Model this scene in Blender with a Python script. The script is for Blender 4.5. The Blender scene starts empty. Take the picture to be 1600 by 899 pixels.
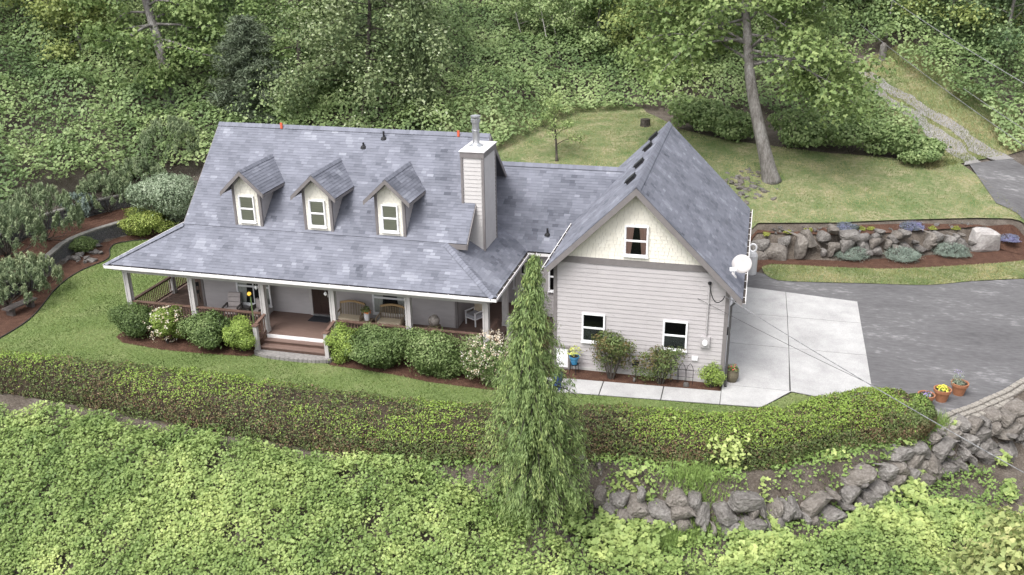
import bpy, bmesh, math, random
import numpy as np
from mathutils import Vector, Matrix
random.seed(7); RNG = np.random.default_rng(11)
SC = bpy.context.scene
COL = SC.collection
# ---------------------------------------------------------------- camera
CAM = np.array([.508, -33.983, 17.286])
_yaw, _pit, _rol = np.radians([-14.784, 21.645, -.791]); FPX = 1475.954
_fw = np.array([np.sin(_yaw)*np.cos(_pit), np.cos(_yaw)*np.cos(_pit), -np.sin(_pit)])
_rt = np.array([np.cos(_yaw), -np.sin(_yaw), 0]); _up = np.cross(_rt, _fw)
_R = _rt*np.cos(_rol)+_up*np.sin(_rol); _U = _up*np.cos(_rol)-_rt*np.sin(_rol)
cd = bpy.data.cameras.new('camera'); cam = bpy.data.objects.new('camera', cd); COL.objects.link(cam)
cd.sensor_width = 36; cd.lens = FPX/1600*36; cd.clip_end = 1000; cd.clip_start = .5
cam.matrix_world = Matrix(((_R[0], _U[0], -_fw[0], CAM[0]), (_R[1], _U[1], -_fw[1], CAM[1]), (_R[2], _U[2], -_fw[2], CAM[2]), (0, 0, 0, 1)))
SC.camera = cam
# ---------------------------------------------------------------- sky and sun (bright overcast)
SUN_EL, SUN_AZ = math.radians(58), math.radians(205)     # azimuth measured clockwise from +Y
W = bpy.data.worlds.new('World'); SC.world = W; W.use_nodes = True
nt = W.node_tree; nt.nodes.clear()
sky = nt.nodes.new('ShaderNodeTexSky'); sky.sky_type = 'NISHITA'; sky.sun_disc = False
sky.sun_elevation = SUN_EL; sky.sun_rotation = SUN_AZ; sky.dust_density = 4; sky.air_density = 1.0; sky.ozone_density = 1.0
hs = nt.nodes.new('ShaderNodeHueSaturation'); hs.inputs['Saturation'].default_value = .22
bg = nt.nodes.new('ShaderNodeBackground'); bg.inputs[1].default_value = .15
wo = nt.nodes.new('ShaderNodeOutputWorld')
nt.links.new(sky.outputs[0], hs.inputs['Color']); nt.links.new(hs.outputs[0], bg.inputs[0]); nt.links.new(bg.outputs[0], wo.inputs[0])
sl = bpy.data.lights.new('sun', 'SUN'); sl.energy = 1.0; sl.angle = math.radians(30); sl.color = (1, .97, .92)
so = bpy.data.objects.new('sun', sl); COL.objects.link(so); so.location = (0, -20, 60)
sdir = Vector((math.sin(SUN_AZ)*math.cos(SUN_EL), math.cos(SUN_AZ)*math.cos(SUN_EL), math.sin(SUN_EL)))
so.rotation_euler = (-sdir).to_track_quat('-Z', 'Y').to_euler()
SC.view_settings.view_transform = 'Standard'; SC.view_settings.look = 'None'
SC.view_settings.exposure = 1.2; SC.view_settings.gamma = 1
# ---------------------------------------------------------------- pixel -> ray helpers
def ray(px, py): return _fw*FPX+_R*(px-800)-_U*(py-449.5)
def hit(px, py, n, d):
    r = ray(px, py); n = np.array(n, float); return CAM+(d-n@CAM)/(n@r)*r
def PZ(px, py, z=0.): return hit(px, py, (0, 0, 1), z)
def PY(px, py, y): return hit(px, py, (0, 1, 0), y)
def PX(px, py, x): return hit(px, py, (1, 0, 0), x)
def proj(P):
    d = np.asarray(P, float)-CAM; z = d@_fw
    return np.stack([800+FPX*(d@_R)/z, 449.5-FPX*(d@_U)/z, z], -1)
# ---------------------------------------------------------------- numpy noise
_H = np.random.default_rng(5).random((64, 64, 64))
def noise3(x, y, z):
    x, y, z = np.broadcast_arrays(np.asarray(x, float), np.asarray(y, float), np.asarray(z, float))
    xi, yi, zi = np.floor(x).astype(int), np.floor(y).astype(int), np.floor(z).astype(int)
    fx, fy, fz = x-xi, y-yi, z-zi
    fx, fy, fz = [f*f*(3-2*f) for f in (fx, fy, fz)]
    r = 0
    for a in (0, 1):
        for b in (0, 1):
            for c in (0, 1):
                w = (fx if a else 1-fx)*(fy if b else 1-fy)*(fz if c else 1-fz)
                r = r+w*_H[(xi+a) % 64, (yi+b) % 64, (zi+c) % 64]
    return r
def fbm(x, y, z=0., o=3):
    r = 0; a = .5; t = 0
    for i in range(o):
        r = r+a*noise3(np.asarray(x)*2**i+17*i, np.asarray(y)*2**i+5*i, np.asarray(z)*2**i+3*i); t += a; a *= .5
    return r/t
def sstep(a, b, x):
    t = np.clip((x-a)/(b-a), 0, 1); return t*t*(3-2*t)
# ---------------------------------------------------------------- terrain
def poly_dist(x, y, pts):
    x = np.asarray(x, float); y = np.asarray(y, float); d = np.full(np.broadcast(x, y).shape, 1e9)
    for (x0, y0), (x1, y1) in zip(pts[:-1], pts[1:]):
        dx, dy = x1-x0, y1-y0; t = np.clip(((x-x0)*dx+(y-y0)*dy)/(dx*dx+dy*dy), 0, 1)
        d = np.minimum(d, np.hypot(x-x0-t*dx, y-y0-t*dy))
    return d
def inside(x, y, pts):
    x = np.asarray(x, float); y = np.asarray(y, float); r = np.zeros(np.broadcast(x, y).shape, bool)
    n = len(pts)
    for i in range(n):
        x0, y0 = pts[i][:2]; x1, y1 = pts[(i+1) % n][:2]
        if y0 == y1: continue
        c = ((y0 > y) != (y1 > y)) & (x < (x1-x0)*(y-y0)/(y1-y0)+x0); r ^= c
    return r
LEFT_WALL = [(-34.9, -9), (-34.7, -4), (-34.5, .8), (-34.4, 2.8), (-35.2, 5.6), (-35.7, 7.4), (-35.5, 9.6), (-34.5, 12.0), (-33.0, 13.6), (-30.0, 15.2)]
FOOT = LEFT_WALL+[(-24, 17), (-18, 20), (-14.5, 26), (-12, 32.5), (-8, 34.5), (2, 34.5), (6, 30.5), (14, 30), (22, 33), (45, 40)]
PAD = FOOT+[(45, -60), (-34.9, -60)]
FRONT = [(-70, -7.0), (-36, -7.0), (-28, -7.3), (-20, -8.0), (-13.3, -8.7), (-8.5, -8.3), (-5.5, -7.3), (-3.8, -6.8), (-1.4, -7.15), (.85, -6.85), (3.4, -5.5), (5.9, -3.5), (7.8, -1.6), (10.9, .85), (15, 4.4), (22, 9.5), (45, 26)]
_fx, _fy = [p[0] for p in FRONT], [p[1] for p in FRONT]
RWALL = [(.6, 15.1), (6, 15.9), (14.3, 19.6), (16.5, 21.2)]
def TH(x, y):
    x = np.asarray(x, float); y = np.asarray(y, float)
    out = ~inside(x, y, PAD)
    d = np.where(out, poly_dist(x, y, FOOT), 0)
    wl = 1-sstep(-33.5, -29, x)
    hill = .40*d+.05*np.maximum(d-14, 0)
    terr = .8*sstep(0, .3, d)+.85*sstep(2.9, 3.2, d)+.42*np.maximum(d-3.4, 0)
    z = hill*(1-wl)+terr*wl
    # back lawn behind the rock wall
    yw = np.interp(x, [-60, -24, -12, .6, 6, 14.3, 16.5, 30, 45], [13, 13, 13.5, 15.1, 15.9, 19.6, 21.2, 30, 40])
    dd = y-yw
    ww = sstep(.4, 1.0, x)*(1-sstep(14.6, 16.5, x))
    step = 1.0*(ww*sstep(.05, .75, dd)+(1-ww)*sstep(-.5, 5, dd))
    z = z+(step+.155*np.maximum(dd, 0)*(1-.45*sstep(14, 30, dd)))*sstep(-34, -22, x)
    # front bank
    df = poly_dist(x, y, FRONT); below = y < np.interp(x, _fx, _fy)
    wr = sstep(-5.5, -3.5, x)
    drop = (1-wr)*(.42*np.minimum(df, 9)+.12*np.maximum(df-9, 0))+wr*(1.25*sstep(0, .55, df)+.22*np.minimum(df, 9)+.1*np.maximum(df-9, 0))
    z = z-np.where(below, drop, 0)
    return z
def PG(px, py, dz=0.):
    """first point of the pixel's ray on the terrain"""
    r = ray(px, py); r = r/np.linalg.norm(r); t = np.arange(15, 200, .1)
    P = CAM+t[:, None]*r; g = P[:, 2] < TH(P[:, 0], P[:, 1])+dz
    i = int(np.argmax(g)) if g.any() else len(t)-1
    return P[i]
# ---------------------------------------------------------------- materials
MATS = {}
def new_mat(name):
    m = bpy.data.materials.new(name); m.use_nodes = True; MATS[name] = m
    n = m.node_tree.nodes; return m, n, m.node_tree.links, n['Principled BSDF']
def pmat(name, c1, c2=None, scale=6., rough=.7, bump=0., bscale=40., detail=5, coord='Object', spec=.3, metal=0., stretch=None, c3=None):
    if name in MATS: return MATS[name]
    m, n, l, b = new_mat(name)
    b.inputs['Roughness'].default_value = rough; b.inputs['Metallic'].default_value = metal
    b.inputs['Specular IOR Level'].default_value = spec
    tc = n.new('ShaderNodeTexCoord'); src = tc.outputs[coord]
    if stretch:
        mp = n.new('ShaderNodeMapping'); mp.inputs['Scale'].default_value = stretch; l.new(src, mp.inputs[0]); src = mp.outputs[0]
    if c2 is None: c2 = tuple(min(1, v*1.18) for v in c1)
    no = n.new('ShaderNodeTexNoise'); no.inputs['Scale'].default_value = scale; no.inputs['Detail'].default_value = detail; no.inputs['Roughness'].default_value = .62
    l.new(src, no.inputs['Vector'])
    cr = n.new('ShaderNodeValToRGB'); cr.color_ramp.elements[0].position = .3; cr.color_ramp.elements[1].position = .72
    cr.color_ramp.elements[0].color = (*c1, 1); cr.color_ramp.elements[1].color = (*c2, 1)
    if c3: e = cr.color_ramp.elements.new(.52); e.color = (*c3, 1)
    l.new(no.outputs[0], cr.inputs[0]); l.new(cr.outputs[0], b.inputs['Base Color'])
    if bump:
        nb = n.new('ShaderNodeTexNoise'); nb.inputs['Scale'].default_value = bscale; nb.inputs['Detail'].default_value = 6
        l.new(src, nb.inputs['Vector'])
        bp = n.new('ShaderNodeBump'); bp.inputs['Strength'].default_value = bump; bp.inputs['Distance'].default_value = .02
        l.new(nb.outputs[0], bp.inputs['Height']); l.new(bp.outputs[0], b.inputs['Normal'])
    return m
def leafmat(name, cols, trans=.25, rough=.5, spec=.25):
    """colour picked per leaf from the face attribute 'rnd'"""
    m, n, l, b = new_mat(name); cols = [tuple(min(.8, 1.62*(v*.92+.08*(.3*c[0]+.6*c[1]+.1*c[2]))) for v in c) for c in cols]
    at = n.new('ShaderNodeAttribute'); at.attribute_name = 'rnd'
    cr = n.new('ShaderNodeValToRGB'); els = cr.color_ramp.elements
    els[0].color = (*cols[0], 1); els[-1].color = (*cols[-1], 1); els[0].position = 0; els[-1].position = 1
    for i, c in enumerate(cols[1:-1]):
        e = els.new((i+1)/(len(cols)-1)); e.color = (*c, 1)
    l.new(at.outputs['Fac'], cr.inputs[0]); l.new(cr.outputs[0], b.inputs['Base Color'])
    b.inputs['Roughness'].default_value = rough; b.inputs['Specular IOR Level'].default_value = spec
    if trans:
        tr = n.new('ShaderNodeBsdfTranslucent'); l.new(cr.outputs[0], tr.inputs[0])
        mx = n.new('ShaderNodeMixShader'); mx.inputs[0].default_value = trans
        l.new(b.outputs[0], mx.inputs[1]); l.new(tr.outputs[0], mx.inputs[2]); l.new(mx.outputs[0], n['Material Output'].inputs[0])
    return m
# ---------------------------------------------------------------- object helpers
ORG = {}
def tag(o, label=None, cat=None, group=None, kind=None):
    if label: o['label'] = label
    if cat: o['category'] = cat
    if group: o['group'] = group
    if kind: o['kind'] = kind
    return o
def thing(name, label, cat, loc=(0, 0, 0), rz=0., group=None):
    o = bpy.data.objects.new(name, None); COL.objects.link(o); o.empty_display_size = .2
    o.location = tuple(float(v) for v in loc); o.rotation_euler = (0, 0, rz); ORG[o.name] = np.array(loc, float)
    return tag(o, label, cat, group)
def link(name, me, mat, parent=None, local=False, kind=None, smooth=False):
    o = bpy.data.objects.new(name, me); COL.objects.link(o)
    if mat is not None and not me.materials: me.materials.append(mat)
    if parent is not None:
        o.parent = parent
        org = ORG.get(parent.name, np.zeros(3))
        ORG[o.name] = org
        if not local and parent.type == 'EMPTY':
            o.matrix_parent_inverse = Matrix.Translation(Vector([-float(v) for v in org]))
    if kind: o['kind'] = kind
    return o
class MB:
    def __init__(s): s.v = []; s.f = []; s.r = []; s.n = 0
    def add(s, vs, fs, rnd=.5):
        k = s.n; s.v.append(np.asarray(vs, float)); s.f += [tuple(k+i for i in f) for f in fs]; s.r += [rnd]*len(fs); s.n += len(vs); return s
    def box(s, c, d, rz=0., rnd=.5, M=None):
        a = np.array([(x, y, z) for x in (-.5, .5) for y in (-.5, .5) for z in (-.5, .5)])*np.array(d)
        if rz: q, w = math.cos(rz), math.sin(rz); a = np.stack([a[:, 0]*q-a[:, 1]*w, a[:, 0]*w+a[:, 1]*q, a[:, 2]], 1)
        if M is not None: a = a@np.array(M).T
        return s.add(a+np.array(c), [(0, 1, 3, 2), (4, 6, 7, 5), (0, 4, 5, 1), (2, 3, 7, 6), (0, 2, 6, 4), (1, 5, 7, 3)], rnd)
    def b2(s, lo, hi, rnd=.5):
        lo, hi = np.array(lo, float), np.array(hi, float); return s.box((lo+hi)/2, hi-lo, 0, rnd)
    def prism(s, poly, vec, rnd=.5):
        """polygon (3d points) extruded by vec"""
        p = np.asarray(poly, float); n = len(p); q = p+np.asarray(vec, float)
        return s.add(np.vstack([p, q]), [tuple(range(n))[::-1], tuple(range(n, 2*n))]+[(i, (i+1) % n, n+(i+1) % n, n+i) for i in range(n)], rnd)
    def bar(s, a, b, w, h=None, up=(0, 0, 1), rnd=.5):
        a, b = np.array(a, float), np.array(b, float); h = h or w; t = b-a; t /= np.linalg.norm(t)
        u = np.array(up, float)
        if abs(u@t) > .99: u = np.array((1., 0, 0))
        sx = np.cross(t, u); sx /= np.linalg.norm(sx); uz = np.cross(sx, t)
        vs = [p+sx*i*w/2+uz*j*h/2 for p in (a, b) for i, j in ((-1, -1), (1, -1), (1, 1), (-1, 1))]
        return s.add(vs, [(0, 1, 2, 3), (7, 6, 5, 4), (0, 4, 5, 1), (1, 5, 6, 2), (2, 6, 7, 3), (3, 7, 4, 0)], rnd)
    def tube(s, pts, rad, k=8, rnd=.5, cap=True):
        P = np.asarray(pts, float); n = len(P); rad = np.broadcast_to(np.asarray(rad, float), (n,))
        T = np.gradient(P, axis=0); T /= np.linalg.norm(T, axis=1)[:, None]+1e-9
        u = np.array((0., 0, 1)) if abs(T[0][2]) < .9 else np.array((1., 0, 0)); vs = []
        for i in range(n):
            a = np.cross(T[i], u); a /= np.linalg.norm(a)+1e-9; b = np.cross(a, T[i]); u = b
            for j in range(k):
                w = 2*math.pi*j/k; vs.append(P[i]+rad[i]*(a*math.cos(w)+b*math.sin(w)))
        fs = [(i*k+j, i*k+(j+1) % k, (i+1)*k+(j+1) % k, (i+1)*k+j) for i in range(n-1) for j in range(k)]
        if cap: fs += [tuple(range(k))[::-1], tuple(range((n-1)*k, n*k))]
        return s.add(vs, fs, rnd)
    def lathe(s, c, prof, k=16, rnd=.5):
        c = np.array(c, float); vs = []; n = len(prof)
        for r, z in prof:
            for j in range(k): w = 2*math.pi*j/k; vs.append(c+(r*math.cos(w), r*math.sin(w), z))
        fs = [(i*k+j, i*k+(j+1) % k, (i+1)*k+(j+1) % k, (i+1)*k+j) for i in range(n-1) for j in range(k)]
        fs += [tuple(range(k))[::-1], tuple(range((n-1)*k, n*k))]
        return s.add(vs, fs, rnd)
    def mesh(s, name, smooth=False, attr=False, rot=None):
        me = bpy.data.meshes.new(name); v = np.vstack(s.v)
        me.from_pydata([tuple(map(float, p)) for p in v], [], s.f)
        if attr: a = me.attributes.new('rnd', 'FLOAT', 'FACE'); a.data.foreach_set('value', np.array(s.r, np.float32))
        bm = bmesh.new(); bm.from_mesh(me); bmesh.ops.recalc_face_normals(bm, faces=bm.faces); bm.to_mesh(me); bm.free()
        if smooth: me.polygons.foreach_set('use_smooth', [True]*len(me.polygons))
        me.update(); return me
    def build(s, name, mat, parent=None, local=False, kind=None, smooth=False, attr=False):
        return link(name, s.mesh(name, smooth, attr), mat, parent, local, kind)
def np_mesh(name, V, nper, rnd=None):
    """V (n*nper,3) separate n-gons of nper verts"""
    n = len(V)//nper; me = bpy.data.meshes.new(name)
    me.vertices.add(len(V)); me.vertices.foreach_set('co', np.ascontiguousarray(V, np.float32).ravel())
    me.loops.add(len(V)); me.loops.foreach_set('vertex_index', np.arange(len(V), dtype=np.int32))
    me.polygons.add(n); me.polygons.foreach_set('loop_start', np.arange(0, len(V), nper, dtype=np.int32))
    if rnd is not None:
        a = me.attributes.new('rnd', 'FLOAT', 'FACE'); a.data.foreach_set('value', np.clip(rnd, 0, 1).astype(np.float32))
    me.update(calc_edges=True); return me
def unit(a): return a/(np.linalg.norm(a, axis=-1, keepdims=True)+1e-9)
def leaves(name, P, N, size, rnd, mat, parent=None, aspect=.6, T=None, tri=False, fold=.15, local=False, kind=None):
    P = np.asarray(P, float); n = len(P); N = unit(np.asarray(N, float)); size = np.broadcast_to(size, (n,))[:, None]
    if T is None: T = RNG.normal(size=(n, 3))
    T = unit(T-(T*N).sum(1, keepdims=True)*N); B = np.cross(N, T)
    if tri:
        out = []
        for ang, sc in ((0, .62), (1.15, .52), (-1.15, .52)):
            t = T*math.cos(ang)+B*math.sin(ang); b = np.cross(N, t); q = size*sc
            out.append(np.stack([P, P+t*q*.55+b*q*aspect*.6+N*q*fold, P+t*q*1.05-N*q*.08, P+t*q*.55-b*q*aspect*.6+N*q*fold], 1))
        V = np.stack(out, 1).reshape(-1, 3); r = np.repeat(rnd, 3)
    else:
        V = np.stack([P-T*size*.5, P+B*size*aspect*.5+N*size*fold, P+T*size*.5, P-B*size*aspect*.5+N*size*fold], 1).reshape(-1, 3); r = rnd
    return link(name, np_mesh(name, V, 4, r), mat, parent, local, kind)
def catmull(pts, n=8, closed=False):
    P = np.array(pts, float); m = len(P); out = []
    rng = range(m) if closed else range(m-1)
    for i in rng:
        g = (lambda k: P[k % m]) if closed else (lambda k: P[min(max(k, 0), m-1)])
        a, b, c, d = g(i-1), g(i), g(i+1), g(i+2)
        for t in np.linspace(0, 1, n, endpoint=False):
            out.append(.5*((2*b)+(c-a)*t+(2*a-5*b+4*c-d)*t*t+(3*b-a-3*c+d)*t**3))
    if not closed: out.append(P[-1])
    return np.array(out)
def sheet(name, pts, mat, dz=.0, step=None, flat=None, label=None):
    """ground sheet: flat polygon, or draped over the terrain with cuts every `step`"""
    bm = bmesh.new(); vs = [bm.verts.new((float(p[0]), float(p[1]), 0)) for p in pts]; bm.faces.new(vs)
    if step:
        xs, ys = [p[0] for p in pts], [p[1] for p in pts]
        for ax, lo, hi in ((0, min(xs), max(xs)), (1, min(ys), max(ys))):
            for k in np.arange(math.floor(lo/step)*step+step, hi, step):
                co = [0, 0, 0]; no = [0, 0, 0]; co[ax] = float(k); no[ax] = 1
                bmesh.ops.bisect_plane(bm, geom=bm.verts[:]+bm.edges[:]+bm.faces[:], plane_co=co, plane_no=no, dist=1e-5)
        P = np.array([v.co[:] for v in bm.verts]); z = TH(P[:, 0], P[:, 1])+dz
        for v, q in zip(bm.verts, z): v.co.z = float(q)
    else:
        for v in bm.verts: v.co.z = dz
    bmesh.ops.triangulate(bm, faces=bm.faces[:]); bmesh.ops.recalc_face_normals(bm, faces=bm.faces[:])
    for f in bm.faces:
        if f.normal.z < 0: f.normal_flip()
    me = bpy.data.meshes.new(name); bm.to_mesh(me); bm.free()
    me.polygons.foreach_set('use_smooth', [True]*len(me.polygons))
    o = link(name, me, mat); o['kind'] = 'structure'
    return o
# ================================================================ ground
def groundmat(name, cols, s1, s2, mix=.5, bump=.4, bscale=60, rough=.95, stretch=None, bd=.03):
    m, n, l, b = new_mat(name); b.inputs['Roughness'].default_value = rough; b.inputs['Specular IOR Level'].default_value = .2
    tc = n.new('ShaderNodeTexCoord'); src = tc.outputs['Object']
    if stretch:
        mp = n.new('ShaderNodeMapping'); mp.inputs['Scale'].default_value = stretch; l.new(src, mp.inputs[0]); src = mp.outputs[0]
    fac = []
    for s, d in ((s1, 4), (s2, 8)):
        no = n.new('ShaderNodeTexNoise'); no.inputs['Scale'].default_value = s; no.inputs['Detail'].default_value = d; no.inputs['Roughness'].default_value = .65
        l.new(src, no.inputs['Vector']); fac.append(no.outputs[0])
    mx = n.new('ShaderNodeMix'); mx.inputs[0].default_value = mix; l.new(fac[0], mx.inputs[2]); l.new(fac[1], mx.inputs[3])
    cr = n.new('ShaderNodeValToRGB'); els = cr.color_ramp.elements
    els[0].position = .34; els[-1].position = .66; els[0].color = (*cols[0], 1); els[-1].color = (*cols[-1], 1)
    for i, c in enumerate(cols[1:-1]): e = els.new(.34+.32*(i+1)/(len(cols)-1)); e.color = (*c, 1)
    l.new(mx.outputs[0], cr.inputs[0]); l.new(cr.outputs[0], b.inputs['Base Color'])
    nb = n.new('ShaderNodeTexNoise'); nb.inputs['Scale'].default_value = bscale; nb.inputs['Detail'].default_value = 5; l.new(src, nb.inputs['Vector'])
    bp = n.new('ShaderNodeBump'); bp.inputs['Strength'].default_value = bump; bp.inputs['Distance'].default_value = bd
    l.new(nb.outputs[0], bp.inputs['Height']); l.new(bp.outputs[0], b.inputs['Normal'])
    return m
M_dirt = groundmat('dirt', [(.05, .04, .032), (.10, .083, .069), (.18, .158, .137)], 1.2, 14, .6, .8, 25, bd=.06)
M_lawn = groundmat('lawn_grass', [(.085, .128, .038), (.13, .175, .06), (.195, .215, .098)], .55, 9, .5, .7, 70)
M_lawn_dry = groundmat('dry_lawn_grass', [(.075, .125, .04), (.155, .18, .085), (.31, .265, .17)], .8, 5, .45, .7, 60)
M_mulch = groundmat('bark_mulch', [(.034, .017, .012), (.085, .043, .03), (.19, .11, .075)], 3, 34, .75, 1., 45, bd=.05)
M_concrete = groundmat('exposed_aggregate', [(.27, .265, .265), (.37, .365, .365), (.47, .465, .46)], .7, 24, .5, .3, 160, .85, bd=.01)
M_asphalt = groundmat('asphalt', [(.078, .076, .079), (.105, .102, .106), (.13, .127, .131), (.26, .255, .26)], .4, 4.5, .5, .35, 120, .9, stretch=(.55, 1.25, 1), bd=.01)
M_gravel = groundmat('gravel', [(.15, .145, .14), (.25, .24, .235), (.36, .35, .34)], 2, 22, .7, 1., 30, bd=.05)
xs = np.concatenate([np.arange(-90, -42, 2.), np.arange(-42, 22, .5), np.arange(22, 71, 2.)])
ys = np.concatenate([np.arange(-60, -12, 2.), np.arange(-12, 40, .5), np.arange(40, 121, 2.)])
GX, GY = np.meshgrid(xs, ys, indexing='ij'); GZ = TH(GX, GY)-.05
ni, nj = GX.shape
me = bpy.data.meshes.new('ground')
me.from_pydata(np.stack([GX.ravel(), GY.ravel(), GZ.ravel()], 1).tolist(), [], [(i*nj+j, (i+1)*nj+j, (i+1)*nj+j+1, i*nj+j+1) for i in range(ni-1) for j in range(nj-1)])
me.polygons.foreach_set('use_smooth', [True]*len(me.polygons))
tag(link('ground', me, M_dirt), kind='structure')
def zpts(l, z=0.): return [tuple(PZ(a, b, z)[:2]) for a, b in l]
def gpts(l): return [tuple(PG(a, b)[:2]) for a, b in l]
lawn_edge = catmull(zpts([(-40, 552), (0, 530), (50, 497), (90, 450), (125, 425), (168, 406), (172, 390), (185, 381), (228, 375)]), 6)
HEDGE_B = [(-40, -6.2), (-28.1, -6.1), (-21.1, -5.75), (-14.3, -5.75), (-9.4, -5.75), (-3.8, -4.7), (.6, -4.1), (3.9, -2.1), (6.0, -1.0), (6.7, -1.3)]
HEDGE_F = [(-40, -6.9), (-27.8, -7.1), (-20, -7.7), (-13.3, -8.3), (-8.7, -7.95), (-3.5, -6.5), (.8, -6.1), (3.9, -4.3), (6.5, -2.9), (7.1, -2.1)]
lawn_poly = [tuple(p) for p in lawn_edge]+[(-30, 12.5), (-27.2, 12.5), (-26.3, -.2), (-26.2, -1.5), (-25.6, -1.95), (-23.5, -2.2), (-21.5, -2.15), (-19.6, -1.95), (-19.3, -1.85), (-15.9, -1.85), (-15.7, -1.95), (-13, -2.15), (-11.3, -2.45), (-8.8, -2.55), (-7.3, -2.3), (-7, -2.2), (-5.4, -2.12), (1.5, -1.66), (2.65, -.12), (3.6, -.35), (5.75, -.4), (6.6, -.3), (6.9, -2.0), (3.9, -3.3), (.7, -5.0), (-3.6, -5.6), (-9, -6.9), (-13.8, -7.0), (-20.5, -6.8), (-28, -6.7), (-33.4, -6.6)]
lawn_poly = lawn_poly[::1]
sheet('lawn', lawn_poly, M_lawn, .012)
sheet('flower_bed', [tuple(p) for p in catmull(LEFT_WALL[:9], 5)]+[(-30, 13), (-32.5, 10.9), (-31, -2.5), (-33, -9)], M_mulch, .0)
sheet('flower_bed', [(p[0]-.3, p[1]+.12) for p in LEFT_WALL[1:8]]+[(-33.3, 13.95), (-35.2, 16.0), (-36.5, 13.6), (-37.8, 10.8), (-38.2, 7.4), (-37.4, 4), (-37.2, -4)], M_mulch, .03, step=.4)
sheet('flower_bed', [(-26.4, -.4), (-26.25, -1.52), (-25.6, -1.97), (-23.5, -2.22), (-21.5, -2.17), (-19.4, -1.97), (-19.4, -.7)], M_mulch, .022)
sheet('flower_bed', [(-15.8, -.7), (-15.8, -1.97), (-13, -2.17), (-11.3, -2.47), (-8.8, -2.57), (-7.3, -2.32), (-6.9, -.5), (-8, 4.9), (-9.2, 4.9), (-9.3, -.7)], M_mulch, .022)
# lawn edging strip
def ribbon(pts, w, h, z0, name, mat, parent=None):
    mb = MB(); P = np.array(pts)
    for a, b in zip(P[:-1], P[1:]): mb.bar((a[0], a[1], z0+h/2), (b[0], b[1], z0+h/2), w, h)
    return mb.build(name, mat, parent)
M_edging = pmat('dark_edging', (.03, .03, .03), rough=.6)
tag(ribbon(lawn_edge, .04, .09, -.02, 'lawn_edging', M_edging), 'thin black edging strip between left lawn and bark bed', 'edging')
# concrete pad and path: slabs with open joints
M_joint = pmat('joint_dark', (.05, .048, .046), rough=.95)
padO = sheet('driveway_apron', [(-.05, -.08), (2.6, -.06), (3.6, -.28), (5.68, -.33), (5.64, .9), (5.77, 9.9), (.9, 10.65), (-.05, 10.7)], M_joint, .006)
pathO = sheet('path', [(2.63, -.03), (1.53, -1.6), (-5.4, -2.08), (-7.0, -2.2), (-7.0, -1.0), (-.02, -.66), (-.02, -.05)], M_joint, .004)
def slab(poly, parent, z0=.0, z1=.03, mat=M_concrete):
    mb = MB(); mb.prism([(p[0], p[1], z0) for p in poly], (0, 0, z1-z0)); return mb.build('slab', mat, parent)
def _u(x0, y0, x1, y1, g=.012): return [(x0+g, y0+g), (x1-g, y0+g), (x1-g, y1-g), (x0+g, y1-g)]
for yy0, yy1, a, b in ((-.02, 3.9, None, None), (3.9, 7.3, None, None), (7.3, 10.6, None, None)):
    if yy0 < 0:
        slab([(.012, -.04), (2.54, -.03), (2.56, 3.89), (.012, 3.89)], padO); slab([(2.6, -.05), (3.6, -.26), (5.66, -.31), (5.63, .9), (5.68, 3.89), (2.58, 3.89)], padO)
    elif yy0 < 5:
        slab([(.012, 3.93), (2.56, 3.93), (2.54, 7.29), (.012, 7.29)], padO); slab([(2.59, 3.93), (5.68, 3.93), (5.72, 7.29), (2.56, 7.29)], padO)
    else:
        slab([(.012, 7.33), (2.54, 7.33), (2.50, 10.4), (.9, 10.63), (.012, 10.68)], padO); slab([(2.57, 7.33), (5.72, 7.33), (5.76, 9.89), (2.52, 10.39)], padO)
for a, b in ((-7.0, -4.55), (-4.53, -2.2), (-2.18, .0)):
    yf = lambda x: np.interp(x, [-7, -5.4, 1.53], [-2.2, -2.07, -1.6]); yb = lambda x: np.interp(x, [-7, -.02], [-1.0, -.66])
    slab([(a+.012, yf(a)), (b-.012, yf(b)), (b-.012, yb(b)), (a+.012, yb(a))], pathO)
slab([(.012, -1.70), (1.52, -1.59), (2.6, -.06), (.012, -.07)], pathO)
sheet('flower_bed', [(-7.0, -.98), (-.05, -.64), (-.05, .02), (-7.0, .02)], M_mulch, .02)
# asphalt, grass strip and mulch bed on the right
strip_top = zpts([(1190, 419), (1210, 414), (1292, 418), (1381, 421), (1463, 418), (1546, 413), (1601, 408)])
strip_bot = zpts([(1601, 436), (1519, 440), (1450, 446), (1353, 443.5), (1270, 441.5), (1215, 438.5), (1194, 428)])
e0, e1 = np.array(strip_bot[0]), np.array(strip_top[-1])
ext = [(e1[0]+9, e1[1]+5.2), (e0[0]+10, e0[1]+5.2)]
strip_poly = [tuple(p) for p in catmull(strip_top, 5)]+ext+[tuple(p) for p in catmull(strip_bot, 5)]
sheet('lawn', strip_poly, M_lawn_dry, .03)
COB = [tuple(PZ(a, b, 0)[:2]) for a, b in ((1452, 668), (1475, 650), (1500, 640), (1530, 628), (1565, 612), (1600, 592), (1640, 570))]
asp = [(.0, 10.4), (.6, 13.2)]+strip_bot[::-1]+[ext[1], (40, 30), (40, 12)]+[tuple(p) for p in COB[::-1]]+[(6.9, -.9), (5.6, -.45)]
sheet('driveway', asp, M_asphalt, .002)
bed_low = [(.1, 12.9)]+[(strip_bot[-1][0]-.5, strip_bot[-1][1]-.4)]+strip_top+[ext[0], (22, 24.5), (16.8, 21.2), (14.3, 19.5), (6, 15.8), (.5, 15.0)]
sheet('flower_bed', bed_low, M_mulch, -.006)
bed_up = gpts([(1172, 372), (1230, 366), (1290, 357), (1350, 352), (1440, 351), (1530, 352), (1545, 360), (1600, 400)])
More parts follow.
